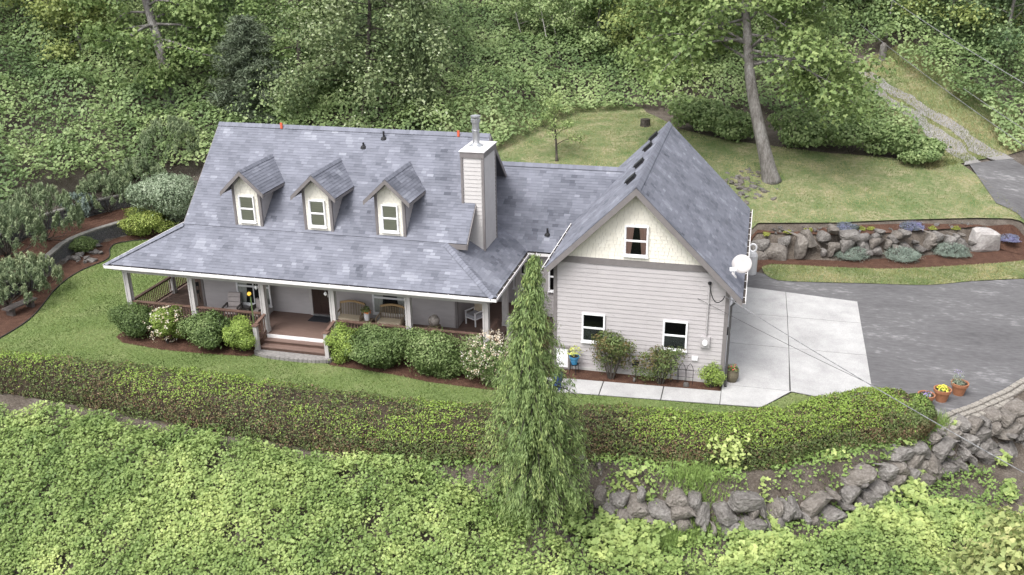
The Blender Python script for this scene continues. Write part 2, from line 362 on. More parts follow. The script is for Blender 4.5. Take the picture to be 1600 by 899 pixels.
bed_up = [(p[0], p[1]+.0) for p in bed_up]+[(16.2, 20.9), (14.3, 20.35), (6, 16.65), (.6, 15.9)]
sheet('flower_bed', bed_up, M_mulch, .02, step=.5)
# back lawn
bl = gpts([(690, 172), (720, 166), (800, 163), (900, 166), (1000, 178), (1060, 210), (1130, 228), (1200, 238), (1300, 250), (1400, 258), (1455, 262), (1490, 250), (1540, 285), (1600, 345)])
bl = [(p[0], p[1]+(.9 if i_ < 11 else 0)) for i_, p in enumerate(bl)]
back_lawn = bl+[(20, 27), (16.2, 21.5), (12.6, 20.6), (8.6, 19.2), (5.5, 18), (.6, 17.0), (-6, 13.5), (-16, 12), (-18, 15)]
sheet('lawn', back_lawn, M_lawn_dry, .05, step=.5)
# upper track: gravel ruts, then asphalt
trL = gpts([(1311, 110), (1354, 141), (1401, 172), (1448, 205), (1514, 259), (1556, 320)])
trR = gpts([(1350, 112), (1392, 136), (1444, 167), (1516, 214), (1580, 250), (1665, 305)])
mid = [((a[0]+b[0])/2, (a[1]+b[1])/2) for a, b in zip(trL, trR)]
def lerp(a, b, t): return (a[0]*(1-t)+b[0]*t, a[1]*(1-t)+b[1]*t)
cl, cr_, cm = catmull(trL[:5], 8), catmull(trR[:5], 8), None
verge = [(p[0]-2.6, p[1]-1.6) for p in cl]+[(p[0]+3.2, p[1]+3.2) for p in cr_[::-1]]
sheet('verge', verge, M_lawn_dry, .05, step=.5)
def wob(i, s): return .06*(random.random()-.5)+.07*math.sin(i*.7+s*2)+.04*math.sin(i*1.9+s)
sheet('track', [lerp(a, b, -.06+wob(i, 0)) for i, (a, b) in enumerate(zip(cl, cr_))]+[lerp(a, b, .40+wob(i, 1)) for i, (a, b) in reversed(list(enumerate(zip(cl, cr_))))], M_gravel, .07, step=.5)
sheet('track', [lerp(a, b, .56+wob(i, 2)) for i, (a, b) in enumerate(zip(cl, cr_))]+[lerp(a, b, 1.08+wob(i, 3)) for i, (a, b) in reversed(list(enumerate(zip(cl, cr_))))], M_gravel, .07, step=.5)
sheet('road', [trL[4], lerp(trL[4], trR[4], .5), trR[4], trR[5], (trR[5][0]+5, trR[5][1]-6), (trR[5][0]+2.0, trR[5][1]-9), lerp(trL[5], (trR[5][0]+2.0, trR[5][1]-9), .5), trL[5]], M_asphalt, .09, step=.5)
TRACK = mid
# ================================================================ house
M_side = pmat('siding_paint', (.395, .372, .378), (.45, .425, .43), 3, .6, bump=.12, bscale=30, stretch=(.6, 3, 3))
M_cream = pmat('cream_shingle_paint', (.70, .665, .585), (.79, .76, .69), 8, .65, bump=.1, bscale=60)
M_trim = pmat('grey_trim_paint', (.165, .15, .15), (.20, .185, .185), 4, .55)
M_post = pmat('pale_post_paint', (.42, .40, .395), (.50, .48, .475), 3, .6)
M_white = pmat('white_vinyl', (.78, .78, .80), (.84, .84, .86), 5, .35, spec=.5)
M_gut = pmat('gutter_white', (.66, .64, .64), (.76, .74, .74), 6, .45)
M_gutdirt = pmat('gutter_inside', (.07, .06, .055), rough=.9)
M_deck = pmat('deck_stain', (.145, .095, .08), (.20, .138, .115), 5, .6, bump=.15, bscale=30, stretch=(.4, 6, 6))
M_rail = pmat('rail_stain', (.115, .07, .055), (.18, .115, .092), 4, .55, stretch=(1, 1, 1))
M_found = pmat('foundation', (.42, .41, .40), (.5, .49, .48), 5, .9, bump=.2)
M_door = pmat('door_wood', (.022, .012, .010), (.045, .025, .02), 5, .4, stretch=(6, 6, .8), spec=.5)
M_dark = pmat('room_dark', (.012, .012, .014), rough=.9)
M_metal = pmat('galvanised', (.5, .51, .53), (.62, .63, .65), 4, .35, metal=.85)
M_black = pmat('black_rubber', (.018, .018, .02), rough=.6)
M_blind = pmat('khaki_blind', (.55, .53, .42), (.66, .64, .52), 2, .8, stretch=(1, 1, 12))
M_curtain = pmat('pink_curtain', (.55, .33, .28), (.7, .48, .42), 10, .9, stretch=(14, 1, .4))
M_curtw = pmat('pale_curtain', (.42, .40, .37), (.6, .58, .55), 10, .9, stretch=(12, 1, .4))
M_screen = new_mat('insect_screen')[0]
_n = M_screen.node_tree.nodes; _l = M_screen.node_tree.links; _n['Principled BSDF'].inputs['Base Color'].default_value = (.22, .225, .24, 1); _n['Principled BSDF'].inputs['Roughness'].default_value = .8
_t = _n.new('ShaderNodeBsdfTransparent'); _x = _n.new('ShaderNodeMixShader'); _x.inputs[0].default_value = .55; _l.new(_t.outputs[0], _x.inputs[1]); _l.new(_n['Principled BSDF'].outputs[0], _x.inputs[2]); _l.new(_x.outputs[0], _n['Material Output'].inputs[0])
M_orange = pmat('orange_tag', (.5, .10, .05), rough=.6)
M_deckroof = pmat('roof_edge', (.075, .075, .085), rough=.8)
# window glass: thin, reflecting the sky
m, n, l, b = new_mat('glass'); MATS['glass'] = m
gl_ = n.new('ShaderNodeBsdfGlossy'); gl_.inputs['Roughness'].default_value = .03; gl_.inputs[0].default_value = (.8, .85, .9, 1)
tp = n.new('ShaderNodeBsdfTransparent'); tp.inputs[0].default_value = (.82, .85, .84, 1)
fr = n.new('ShaderNodeFresnel'); fr.inputs[0].default_value = 1.6
mx = n.new('ShaderNodeMixShader'); l.new(fr.outputs[0], mx.inputs[0]); l.new(tp.outputs[0], mx.inputs[1]); l.new(gl_.outputs[0], mx.inputs[2]); l.new(mx.outputs[0], n['Material Output'].inputs[0])
M_glass = m
# shingles: tone per tab
def shinglemat(name, cols):
    m, n, l, b = new_mat(name); b.inputs['Roughness'].default_value = .9; b.inputs['Specular IOR Level'].default_value = .25
    at = n.new('ShaderNodeAttribute'); at.attribute_name = 'rnd'
    tc = n.new('ShaderNodeTexCoord'); no = n.new('ShaderNodeTexNoise'); no.inputs['Scale'].default_value = 45; no.inputs['Detail'].default_value = 4; l.new(tc.outputs['Object'], no.inputs['Vector'])
    ma = n.new('ShaderNodeMath'); ma.operation = 'MULTIPLY_ADD'; ma.inputs[1].default_value = .35; l.new(no.outputs[0], ma.inputs[0])
    mb_ = n.new('ShaderNodeMath'); mb_.operation = 'SUBTRACT'; mb_.inputs[1].default_value = .175; l.new(at.outputs['Fac'], mb_.inputs[0]); l.new(mb_.outputs[0], ma.inputs[2])
    cr = n.new('ShaderNodeValToRGB'); els = cr.color_ramp.elements; els[0].color = (*cols[0], 1); els[-1].color = (*cols[-1], 1)
    for i, c in enumerate(cols[1:-1]): e = els.new((i+1)/(len(cols)-1)); e.color = (*c, 1)
    l.new(ma.outputs[0], cr.inputs[0]); l.new(cr.outputs[0], b.inputs['Base Color'])
    bp = n.new('ShaderNodeBump'); bp.inputs['Strength'].default_value = .3; bp.inputs['Distance'].default_value = .01; l.new(no.outputs[0], bp.inputs['Height']); l.new(bp.outputs[0], b.inputs['Normal'])
    return m
M_shing = shinglemat('asphalt_shingle', [(.075, .08, .10), (.135, .141, .17), (.178, .185, .222), (.265, .275, .315)])
M_cshing = shinglemat('cream_shingle', [(.62, .585, .51), (.72, .69, .615), (.80, .775, .71)])

house = thing('house', 'long grey house with blue grey shingle roof, three dormers and wrapped porch', 'house', (-13, 4, 0))
def tabs(poly3, u, parent, mat, exp=.14, wr=(.16, .34), th=.014, name='shingles', blot=True, gap=.0):
    """rows of thin overlapping tabs over a planar polygon; u is the direction of the courses"""
    P = np.array(poly3, float); o = P[0]; u = np.array(u, float); u /= np.linalg.norm(u)
    nn = np.zeros(3)
    for i in range(len(P)): nn += np.cross(P[i]-o, P[(i+1) % len(P)]-o)
    nn /= np.linalg.norm(nn)
    if nn[2] < -1e-6 or (abs(nn[2]) < 1e-6 and nn@(CAM-o) < 0): nn = -nn
    v = np.cross(nn, u)
    if v[2] < 0: v = -v
    Q = np.stack([(P-o)@u, (P-o)@v], 1); vmin, vmax = Q[:, 1].min(), Q[:, 1].max()
    def span(t):
        xs_ = []
        for i in range(len(Q)):
            a, b = Q[i], Q[(i+1) % len(Q)]
            if (a[1]-t)*(b[1]-t) <= 0 and abs(a[1]-b[1]) > 1e-9: xs_.append(a[0]+(b[0]-a[0])*(t-a[1])/(b[1]-a[1]))
        return (min(xs_), max(xs_)) if len(xs_) > 1 else None
    V = []; R = []; t = vmin; row = 0
    while t < vmax-.02:
        t1 = min(t+exp*1.25, vmax-.002); s0, s1 = span(t+.001), span(t1)
        if s0 is None: t += exp; continue
        if s1 is None: s1 = s0
        lo, hi = min(s0[0], s1[0]), max(s0[1], s1[1]); x = lo-random.random()*.2
        while x < hi:
            w = random.uniform(*wr); a, b = x, x+w; x = b
            a0, b0 = max(a, s0[0]), min(b, s0[1]); a1, b1 = max(a, s1[0]), min(b, s1[1])
            if b0 <= a0 and b1 <= a1: continue
            if b0 <= a0: a0 = b0 = (min(max(a, s0[0]), s0[1]))
            if b1 <= a1: a1 = b1 = (min(max(a, s1[0]), s1[1]))
            g = gap
            h0 = th*random.uniform(.8, 1.35)
            p = lambda uu, vv, hh: o+u*uu+v*vv+nn*hh
            A, B, C_, D = p(a0+g, t, h0), p(b0-g, t, h0), p(b1-g, t1, .003), p(a1+g, t1, .003)
            A2, B2 = p(a0+g, t, -.002), p(b0-g, t, -.002)
            V += [A, B, C_, D, A2, B2, B, A, D, A2, A, D+nn*-.001, B, B2, C_-nn*.004, C_]
            r = .5+.24*(random.random()-.5)
            if blot: r += 1.15*(float(fbm((a+o@u)*1.5+o[2]*3+t*.7, t*1.7, o[0], 3))-.5)
            if blot and random.random() < .05: r += random.choice((-.2, .22))
            R += [r]*4
        t += exp; row += 1
    me = np_mesh(name, np.array(V), 4, np.array(R))
    return link(name, me, mat, parent, kind='stuff')
def roofplane(poly3, u, name='roof_slope', th=.13, exp=.14, par=None):
    P = np.array(poly3, float); nn = np.cross(P[1]-P[0], P[2]-P[0]); nn /= np.linalg.norm(nn)
    if nn[2] < 0: nn = -nn
    mb = MB(); mb.prism(P, -nn*th); o = mb.build(name, M_deckroof, par or house)
    tabs(P+nn*.001, u, o, M_shing, exp); return o
def caps(a, b, parent, w=.16, step=.17, slope=(1., 1.), side=None):
    """row of folded ridge or hip caps from a to b; side = horizontal direction across"""
    a, b = np.array(a, float), np.array(b, float); L = np.linalg.norm(b-a); t = (b-a)/L
    s = np.array(side, float) if side is not None else np.cross(t, (0, 0, 1)); s /= np.linalg.norm(s)
    V = []; R = []; k = 0
    while k*step < L-.02:
        p, q = a+t*k*step, a+t*min((k+1.25)*step, L); hp, hq = .045, .028
        l0, r0 = -s*w+np.array((0, 0, -w*slope[0])), s*w+np.array((0, 0, -w*slope[1])); up = np.array((0, 0, 1.))
        V += [p+up*hp, p+l0+up*hp, q+l0+up*hq, q+up*hq, p+up*hp, q+up*hq, q+r0+up*hq, p+r0+up*hp, p+up*hp, p+l0+up*hp, p+l0+up*.0, p+up*0., p+up*hp, p+up*0., p+r0+up*0, p+r0+up*hp]
        R += [.55+.35*(random.random()-.5)]*4; k += 1
    link('ridge_caps', np_mesh('ridge_caps', np.array(V), 4, np.array(R)), M_shing, parent, kind='stuff')
XL, XR, Y0, ZE = -26.49, -8.91, -1.07, 3.29
xl, xr, YR, ZR, YB, ZB = -23.52, -10.53, 4.56, 8.44, .70, 4.77
WX0, WX1, WYF, WYB = -23.35, -11.38, 1.65, 7.9
GS = .995; GX0, GAP, GZ0, GR, GL, GF, GB = -6.72, -3.58, 7.87, .51, -7.04, -.48, 11.41
rf_main = roofplane([(xl, YB, ZB), (xr, YB, ZB), (xr, YR, ZR), (xl, YR, ZR)], (1, 0, 0))
rb = roofplane([(xl, 8.42, ZB), (xr, 8.42, ZB), (xr, YR, ZR), (xl, YR, ZR)], (1, 0, 0), exp=.28)
caps((xl, YR, ZR+.02), (xr, YR, ZR+.02), rf_main, slope=(.95, .95))
rf_low = roofplane([(XL, Y0, ZE), (XR, Y0, ZE), (-11.38, YB+.02, ZB-.01), (xl, YB+.02, ZB-.01)], (1, 0, 0))
rf_left = roofplane([(XL, Y0, ZE), (xl, YB, ZB-.01), (xl, 8.42, ZB-.01), (XL, 8.42, ZE)], (0, 1, 0))
rf_right = roofplane([(XR, Y0, ZE), (XR, 4.5, ZE), (-11.38, 5.87, 4.772), (-11.38, YB, 4.765)], (0, 1, 0))
caps((XL, Y0, ZE), (xl, YB, ZB), rf_left, slope=(.35, .5)); caps((XR, Y0, ZE), (-11.38, YB, ZB), rf_right, slope=(.5, .4), w=.19, step=.15)
rf_con = roofplane([(XR, 4.5, ZE), (-6.74, 4.5, ZE), (-4.96, 7.47, 6.5), (-11.38, 7.47, 6.5), (-11.38, 5.87, 4.77)], (1, 0, 0))
roofplane([(-11.38, 7.47, 6.5), (-4.96, 7.47, 6.5), (-6.74, 10.44, ZE), (-11.38, 10.44, ZE)], (1, 0, 0), exp=.28)
caps((-11.38, 7.47, 6.52), (-5.0, 7.47, 6.52), rf_con)
gz = lambda x: GZ0-GS*abs(x-GAP)
rf_gr = roofplane([(GAP, GF, GZ0), (GR, GF, gz(GR)), (GR, GB, gz(GR)), (GAP, GB, GZ0)], (0, 1, 0))
rf_gl = roofplane([(GAP, GF, GZ0), (GL, GF, gz(GL)), (GL, GB, gz(GL)), (GAP, GB, GZ0)], (0, 1, 0))
caps((GAP, GF, GZ0+.02), (GAP, GB, GZ0+.02), rf_gr)
# --- wall bodies
def body(poly_yz_or_xz, vec, name='wall', mat=None): mb = MB(); mb.prism(poly_yz_or_xz, vec); return mb.build(name, mat or M_side, house)
mz = lambda y: ZB+(ZR-ZB)/(YR-YB)*(y-YB if y <= YR else 2*YR-YB-y)
w_main = body([(WX0, WYF, 0), (WX0, WYF, mz(WYF)-.2), (WX0, YR, ZR-.2), (WX0, WYB-.3, mz(WYB-.3)-.2), (WX0, WYB-.3, 0)], (WX1-WX0, 0, 0))
w_bay = body([(WX0, 1.2, .3), (WX0, WYF-.004, .3), (WX0, WYF-.004, 3.0), (WX0, 1.2, 3.0)], (3.2, 0, 0))
w_gar = body([(GX0, 0, 0), (0, 0, 0), (0, 0, gz(0)-.2), (GAP, 0, GZ0-.2), (GX0, 0, gz(GX0)-.2)], (0, GB-.5, 0))
w_con = body([(WX1, 5.0, 0), (WX1, 5.0, 3.6), (WX1, 7.47, 6.3), (WX1, 9.9, 3.6), (WX1, 9.9, 0)], (GX0-WX1, 0, 0))
def lap(parent, o, u, nrm, z0, z1, span, exp=.178, mat=None, joints=False):
    """lap siding boards on a vertical wall: span(z)->(u0,u1)"""
    o, u, nrm = [np.array(a, float) for a in (o, u, nrm)]; z = z0
    while z < z1-.02:
        zt = min(z+exp, z1); a, b = span(z), span(zt)
        cuts = [0., 1.]
        if joints: cuts = [0.]+sorted(random.sample([.15, .25, .35, .45, .55, .65, .75, .85], random.choice((1, 1, 2))))+[1.]
        for c0, c1 in (zip(cuts[:-1], cuts[1:]) if a[1]-a[0] > .05 else ()):
            A, B = (a[0], a[1]), (b[0], b[1]); g0 = .003 if c0 > 0 else 0; g1 = .003 if c1 < 1 else 0
            xa, xb = A[0]+(A[1]-A[0])*c0, A[0]+(A[1]-A[0])*c1; a2 = (xa+g0, xb-g1); b2_ = ((B[0] if c0 == 0 else xa+g0), (B[1] if c1 == 1 else xb-g1))
            p = lambda uu, zz, d: np.array((o[0], o[1], 0))+u*uu+nrm*d+np.array((0, 0, zz))
            mb = MB(); tb, tt = .026, .008
            vs = [p(a2[0], z, 0), p(a2[1], z, 0), p(b2_[1], zt, 0), p(b2_[0], zt, 0), p(a2[0], z, tb), p(a2[1], z, tb), p(b2_[1], zt, tt), p(b2_[0], zt, tt)]
            mb.add(vs, [(3, 2, 1, 0), (4, 5, 6, 7), (0, 1, 5, 4), (1, 2, 6, 5), (2, 3, 7, 6), (3, 0, 4, 7)])
            mb.build('siding_board', mat or M_side, parent)
        z += exp
BB = 4.74
def gspan(z):
    x0 = max(GX0+.1, GAP-(GZ0-.2-z)/GS+.02); x1 = min(-.1, GAP+(GZ0-.2-z)/GS-.02); return x0, x1
lap(w_gar, (0, 0), (1, 0, 0), (0, -1, 0), .14, BB-.12, gspan, joints=True)
lap(w_gar, (0, 0), (0, 1, 0), (1, 0, 0), .14, 3.75, lambda z: (.1, GB-.6))
MB().b2((GX0, -.045, 0), (0.0, -.002, .14)).build('foundation', M_found, house)
z_ = BB; wsp = gspan(BB+.14)
tabs([(wsp[0], -.012, BB+.14), (wsp[1], -.012, BB+.14), (GAP, -.012, GZ0-.24)], (1, 0, 0), w_gar, M_cshing, .15, (.12, .26), .016, 'wall_shingles', False, .004)
mb = MB(); a, b_ = gspan(BB-.12), gspan(BB+.14)
mb.prism([(a[0]-.15, -.002, BB-.12), (a[1]+.1, -.002, BB-.12), (b_[1]+.1, -.002, BB+.14), (b_[0]-.1, -.002, BB+.14)], (0, -.045, 0)); mb.build('belly_band', M_trim, house)
for x in (GX0, 0):
    s = 1 if x < -1 else -1
    MB().b2((x-.035 if s > 0 else x-.11, -.04, .14), (x+.11 if s > 0 else x+.035, .12, gz(x)-.22)).build('corner_trim', M_trim, house)
# rake boards
def rake(p, q, h=.24, t=.05, nrm=(0, -1, 0), mat=None):
    p, q, nrm = [np.array(k, float) for k in (p, q, nrm)]; mb = MB()
    mb.prism([p, q, q-(0, 0, h), p-(0, 0, h)], nrm*t); mb.build('rake_board', mat or M_trim, house)
rake((GAP, GF, GZ0-.02), (GR, GF, gz(GR)-.02), .27); rake((GAP, GF, GZ0-.02), (GL, GF, gz(GL)-.02), .27)
rake((xr, YB, ZB-.02), (xr, YR, ZR-.02), .24, .04, (1, 0, 0)); rake((xr, 8.42, ZB-.02), (xr, YR, ZR-.02), .24, .04, (1, 0, 0))
rake((xl, YB, ZB-.02), (xl, YR, ZR-.02), .24, .04, (-1, 0, 0)); rake((xl, 8.42, ZB-.02), (xl, YR, ZR-.02), .24, .04, (-1, 0, 0))
MB().b2((-11.36, YB-.03, ZB-.24), (xr, YB+.0, ZB-.02)).build('fascia', M_trim, house)
# soffit of the garage gable
for sx, xe in ((1, GR), (-1, GL)):
    mb = MB(); mb.prism([(GAP, GF+.02, GZ0-.21), (xe, GF+.02, gz(xe)-.21), (xe, 0, gz(xe)-.21), (GAP, 0, GZ0-.21)], (0, 0, -.02)); mb.build('soffit', M_trim, house)
# --- gutters
def gutter(a, b, nrm, w=.13, h=.12):
    a, b, nrm = [np.array(k, float) for k in (a, b, nrm)]; t = (b-a)/np.linalg.norm(b-a); up = np.array((0, 0, 1.))
    g = MB(); q = lambda p, d, z: p+nrm*d+up*z
    g.prism([q(a, w-.018, -h), q(a, w, -h), q(a, w, 0), q(a, w-.03, 0), q(a, w-.03, -.015), q(a, w-.018, -.015)], b-a)
    g.prism([q(a, 0, -h), q(a, w-.018, -h), q(a, w-.018, -h+.015), q(a, 0, -h+.015)], b-a)
    o = g.build('gutter', M_gut, house)
    g = MB(); g.prism([q(a, .004, -h+.016), q(a, w-.02, -h+.016), q(a, w-.02, -.06), q(a, .004, -.06)], b-a); g.build('gutter_debris', M_gutdirt, o)
    L = np.linalg.norm(b-a); k = .4
    while k < L:
        g = MB(); p = a+t*k; g.bar(q(p, 0, -.012), q(p, w-.01, -.012), .03, .012); g.build('hanger', M_gut, o); k += .85
    return o
gutter((XL, Y0, ZE-.03), (XR+.13, Y0, ZE-.03), (0, -1, 0)); gutter((XL, Y0, ZE-.03), (XL, 8.42, ZE-.03), (-1, 0, 0))
gutter((XR, Y0, ZE-.03), (XR, 4.37, ZE-.03), (1, 0, 0)); gutter((XR+.02, 4.5, ZE-.03), (GX0-.33, 4.5, ZE-.03), (0, -1, 0))
gutter((GR, GF, gz(GR)-.03), (GR, GB, gz(GR)-.03), (1, 0, 0)); gutter((GL, GF, gz(GL)-.03), (GL, 5.5, gz(GL)-.03), (-1, 0, 0))
# --- window
def window(cx, y, z0, w, h, curtains=None, split=.5, blind=None, parent=None, mull=None, trim=.05, screen=False):
    par = parent or house; x0, x1, z1 = cx-w/2, cx+w/2, z0+h; d = .075; f = MB(); t = trim
    f.b2((x0, y-d, z0), (x0+t, y, z1)); f.b2((x1-t, y-d, z0), (x1, y, z1)); f.b2((x0+t, y-d, z0), (x1-t, y, z0+t)); f.b2((x0+t, y-d, z1-t), (x1-t, y, z1))
    o = f.build('window', M_white, par); zm = z0+h*split
    MB().b2((x0+t, y-d+.012, zm-.022), (x1-t, y-.01, zm+.022)).build('meeting_rail', M_white, o)
    s = MB()
    for a, b in ((z0+t, zm-.022), (zm+.022, z1-t)):
        k = .018; yy0, yy1 = (y-d+.022, y-.012) if a < zm-.1 else (y-d+.03, y-.012)
        s.b2((x0+t, yy0, a), (x0+t+k, yy1, b)); s.b2((x1-t-k, yy0, a), (x1-t, yy1, b)); s.b2((x0+t+k, yy0, a), (x1-t-k, yy1, a+k)); s.b2((x0+t+k, yy0, b-k), (x1-t-k, yy1, b))
    s.build('sash', M_white, o)
    MB().b2((x0-.03, y-d-.03, z0-.05), (x1+.03, y-.002, z0-.002)).build('sill', M_white, o)
    for a, b in ((z0+t, zm-.022), (zm+.022, z1-t)):
        MB().add([(x0+t, y-.042, a), (x1-t, y-.042, a), (x1-t, y-.042, b), (x0+t, y-.042, b)], [(0, 1, 2, 3)]).build('pane', M_glass, o)
    MB().b2((x0+t, y-.011, z0+t), (x1-t, y-.004, z1-t)).build('blind' if blind else 'interior', blind or M_dark, o)
    if screen: MB().b2((x0+t, y-.036, z0+t), (x1-t, y-.034, zm-.022)).build('insect_screen', M_screen, o)
    if mull: MB().b2((cx-.02, y-d+.02, z0+t), (cx+.02, y-.012, z1-t)).build('mullion', M_white, o)
    if curtains:
        for s_ in (0, 1):
            c = MB(); n = 7; ww = w*.34
            e = lambda tt: (1-.45*tt) if True else 1
            top = [(x0+t+i/n*ww, y-.016-.008*(i % 2), z1-t) for i in range(n+1)]; bot = [(x0+t+i/n*ww*.62, y-.016-.008*(i % 2), z0+t) for i in range(n+1)]
            P = top+bot
            if s_: P = [(x0+x1-p[0], p[1], p[2]) for p in P]
            c.add(P, [(i, i+1, n+2+i, n+1+i) for i in range(n)]); c.build('curtain', curtains, o)
    return o
window((-5.59-4.67)/2, -.027, 1.31, .92, 1.22, screen=True); window((-2.39-1.45)/2, -.027, 1.31, .94, 1.22, screen=True)
window((-4.0-3.11)/2, -.03, 5.08, .90, 1.2, M_curtain)
window(-20.75, 1.174, 1.0, 1.66, 1.75, M_curtw, .5, None, None, True); window(-14.4, 1.62, .92, 1.62, 1.85, M_curtw, .42)
window(-9.3, 4.97, 1.3, .8, 1.4, M_curtw); window(-7.65, 4.97, 1.3, .8, 1.4)
# --- porch walls
lap(w_bay, (0, 1.2), (1, 0, 0), (0, -1, 0), .56, 2.98, lambda z: (WX0+.1, -20.24), .16)
lap(w_main, (0, WYF), (1, 0, 0), (0, -1, 0), .56, 2.98, lambda z: (-20.14, -18.3), .16); lap(w_main, (0, WYF), (1, 0, 0), (0, -1, 0), .56, 2.98, lambda z: (-17.12, WX1-.1), .16)
lap(w_main, (WX1, 0), (0, 1, 0), (1, 0, 0), .56, 3.4, lambda z: (WYF+.1, 4.98), .16)
lap(w_con, (0, 5.0), (1, 0, 0), (0, -1, 0), .14, 3.2, lambda z: (WX1+.03, GX0-.05), .16)
lap(w_main, (WX0, 0), (0, 1, 0), (-1, 0, 0), .56, 4.5, lambda z: (WYF+.1, WYB-.4), .16)
for x, y in ((WX0, 1.2), (WX1, WYF), (-20.16, 1.2)):
    MB().box((x, y+.02, 1.75), (.11, .11, 2.4)).build('corner_trim', M_trim if x > -15 or x < -23 else M_post, house)
fr_ = MB(); fr_.b2((-18.28, WYF-.06, .55), (-18.14, WYF, 2.75)); fr_.b2((-17.26, WYF-.06, .55), (-17.12, WYF, 2.75)); fr_.b2((-18.14, WYF-.06, 2.62), (-17.26, WYF, 2.75)); fr_.build('door_frame', M_post, house)
dr = MB().b2((-18.14, WYF-.03, .6), (-17.26, WYF-.003, 2.62)).build('door', M_door, house)
for x in (-17.92, -17.48):
    for z0, z1 in ((.72, 1.15), (1.3, 2.5)): MB().b2((x-.17, WYF-.042, z0), (x+.17, WYF-.03, z1)).build('door_panel', M_door, dr)
MB().b2((-17.36, WYF-.10, 1.5), (-17.32, WYF-.03, 1.62)).build('handle', M_metal, dr)
MB().b2((-18.14, WYF-.12, .552), (-17.26, WYF-.03, .6)).build('threshold', M_metal, house)
# --- porch structure
MB().b2((XL+.15, Y0+.15, 2.98), (XR-.15, WYF, 3.02)).build('porch_ceiling', M_post, house)
MB().b2((XL+.15, WYF, 2.98), (WX0, 8.2, 3.02)).build('porch_ceiling', M_post, house); MB().b2((WX1, WYF, 2.98), (XR-.15, 4.95, 3.02)).build('porch_ceiling', M_post, house)
PXS = [-25.92, -22.72, -19.31, -16.08, -12.72, -9.41]; PYF = -.54
MB().b2((XL+.42, PYF-.09, 2.78), (XR-.42, PYF+.09, 2.978)).build('beam', M_post, house)
MB().b2((-26.01, PYF+.09, 2.78), (-25.83, 8.0, 2.978)).build('beam', M_post, house); MB().b2((-9.5, PYF+.09, 2.78), (-9.32, 4.9, 2.978)).build('beam', M_post, house)
MB().b2((XL+.02, Y0+.01, ZE-.2), (XR-.02, Y0+.04, ZE-.07)).build('fascia', M_gut, house)
def post(x, y):
    p = MB(); p.box((x, y, 1.67), (.19, .19, 2.22)); o = p.build('post', M_post, house)
    for sx in (-1, 1):
        for sy in (-1, 1): MB().box((x+sx*.085, y+sy*.085, 1.67), (.065, .065, 2.21)).build('corner_board', M_post, o)
    MB().box((x, y, .65), (.26, .26, .18)).build('base_trim', M_post, o)
for x in PXS: post(x, PYF)
for y in (2.6, 5.2, 7.9): post(-25.92, y)
post(-9.41, 2.4); post(-9.41, 4.8)
D0, D1 = .505, .55
def planks(x0, x1, y0, y1, w=.14):
    y = y0
    while y < y1-.01:
        MB().b2((x0, y+.004, D0), (x1, min(y+w, y1)-.004, D1)).build('plank', M_deck, deck); y += w
deck = MB().b2((-26.05, -.66, .30), (-9.25, 1.15, .50)).build('deck', M_rail, house)
planks(-26.1, -9.2, -.72, 1.64); planks(-26.1, WX0-.03, 1.64, 8.1, .28); planks(WX1+.03, -9.2, 1.64, 4.95)
sk = MB()
for x0, x1 in ((-26.05, -19.3), (-16.1, -9.25)): sk.b2((x0, -.70, .0), (x1, -.665, .5))
sk.b2((-26.09, -.66, 0), (-26.05, 8.1, .5)); sk.b2((-9.25, -.66, 0), (-9.21, 4.95, .5)); sk.build('skirting', M_rail, house)
_bal = MB().box((0, 0, .42), (.038, .038, .66)).mesh('baluster')
def railing(a, b):
    a, b = np.array(a, float), np.array(b, float); L = np.linalg.norm(b-a); t = (b-a)/L
    r = MB(); z = np.array((0, 0, 1.)); r.bar(a+z*1.40, b+z*1.40, .15, .045); r.bar(a+z*1.345, b+z*1.345, .05, .06); r.bar(a+z*.66, b+z*.66, .05, .07)
    o = r.build('railing', M_rail, house); k = .13
    while k < L-.05:
        c = link('baluster', _bal, M_rail, o); p = a+t*k; c.location = (p[0], p[1], .6); k += .135
for i in (0, 1, 3, 4): railing((PXS[i]+.1, PYF, 0), (PXS[i+1]-.1, PYF, 0))
for y0, y1 in ((PYF+.1, 2.5), (2.7, 5.1), (5.3, 7.8)): railing((-25.92, y0, 0), (-25.92, y1, 0))
railing((-9.41, PYF+.1, 0), (-9.41, 1.1, 0))
SX0, SX1 = -19.2, -16.15
st = MB().b2((SX0, -.78, .37), (SX1, -.725, .548)).build('stair_fascia', M_gut, house)
steps = MB().b2((SX0+.02, -1.0, .1), (SX1-.02, -.8, .36)).b2((SX0+.02, -1.36, .1), (SX1-.02, -1.0, .215)).build('stairs', M_rail, house)
for y0, y1, z in ((-1.06, -.785, .405), (-1.42, -1.065, .26)):
    MB().b2((SX0, y0, z-.04), (SX1, (y0+y1)/2-.004, z)).build('tread', M_deck, steps); MB().b2((SX0, (y0+y1)/2+.004, z-.04), (SX1, y1, z)).build('tread', M_deck, steps)
for x in (-19.28, -16.05):
    MB().box((x, -1.5, .62), (.17, .17, 1.24)).build('newel_post', M_post, house); MB().box((x, -1.5, 1.262), (.26, .26, .045)).build('newel_cap', M_rail, house)
    MB().bar((x, -1.42, .5), (x, -.62, .66), .05, .07).build('bottom_rail', M_rail, house); o = MB().bar((x, -1.42, 1.30), (x, -.62, 1.42), .14, .045).build('stair_rail', M_rail, house)
    for k in range(5): MB().box((x, -1.3+.14*k, .95+.02*k), (.038, .038, .76)).build('baluster', M_rail, o)
MB().box((-8.9, 1.2, .95), (.22, .22, 1.0)).build('newel_post', M_post, house); MB().lathe((-8.9, 1.2, 1.45), [(.17, 0), (.17, .05), (.02, .1)], 8).build('newel_cap', M_post, house)
r = MB(); r.bar((-9.35, -.5, 1.38), (-8.1, -1.0, .85), .12, .05); r.build('stair_rail', M_rail, house)
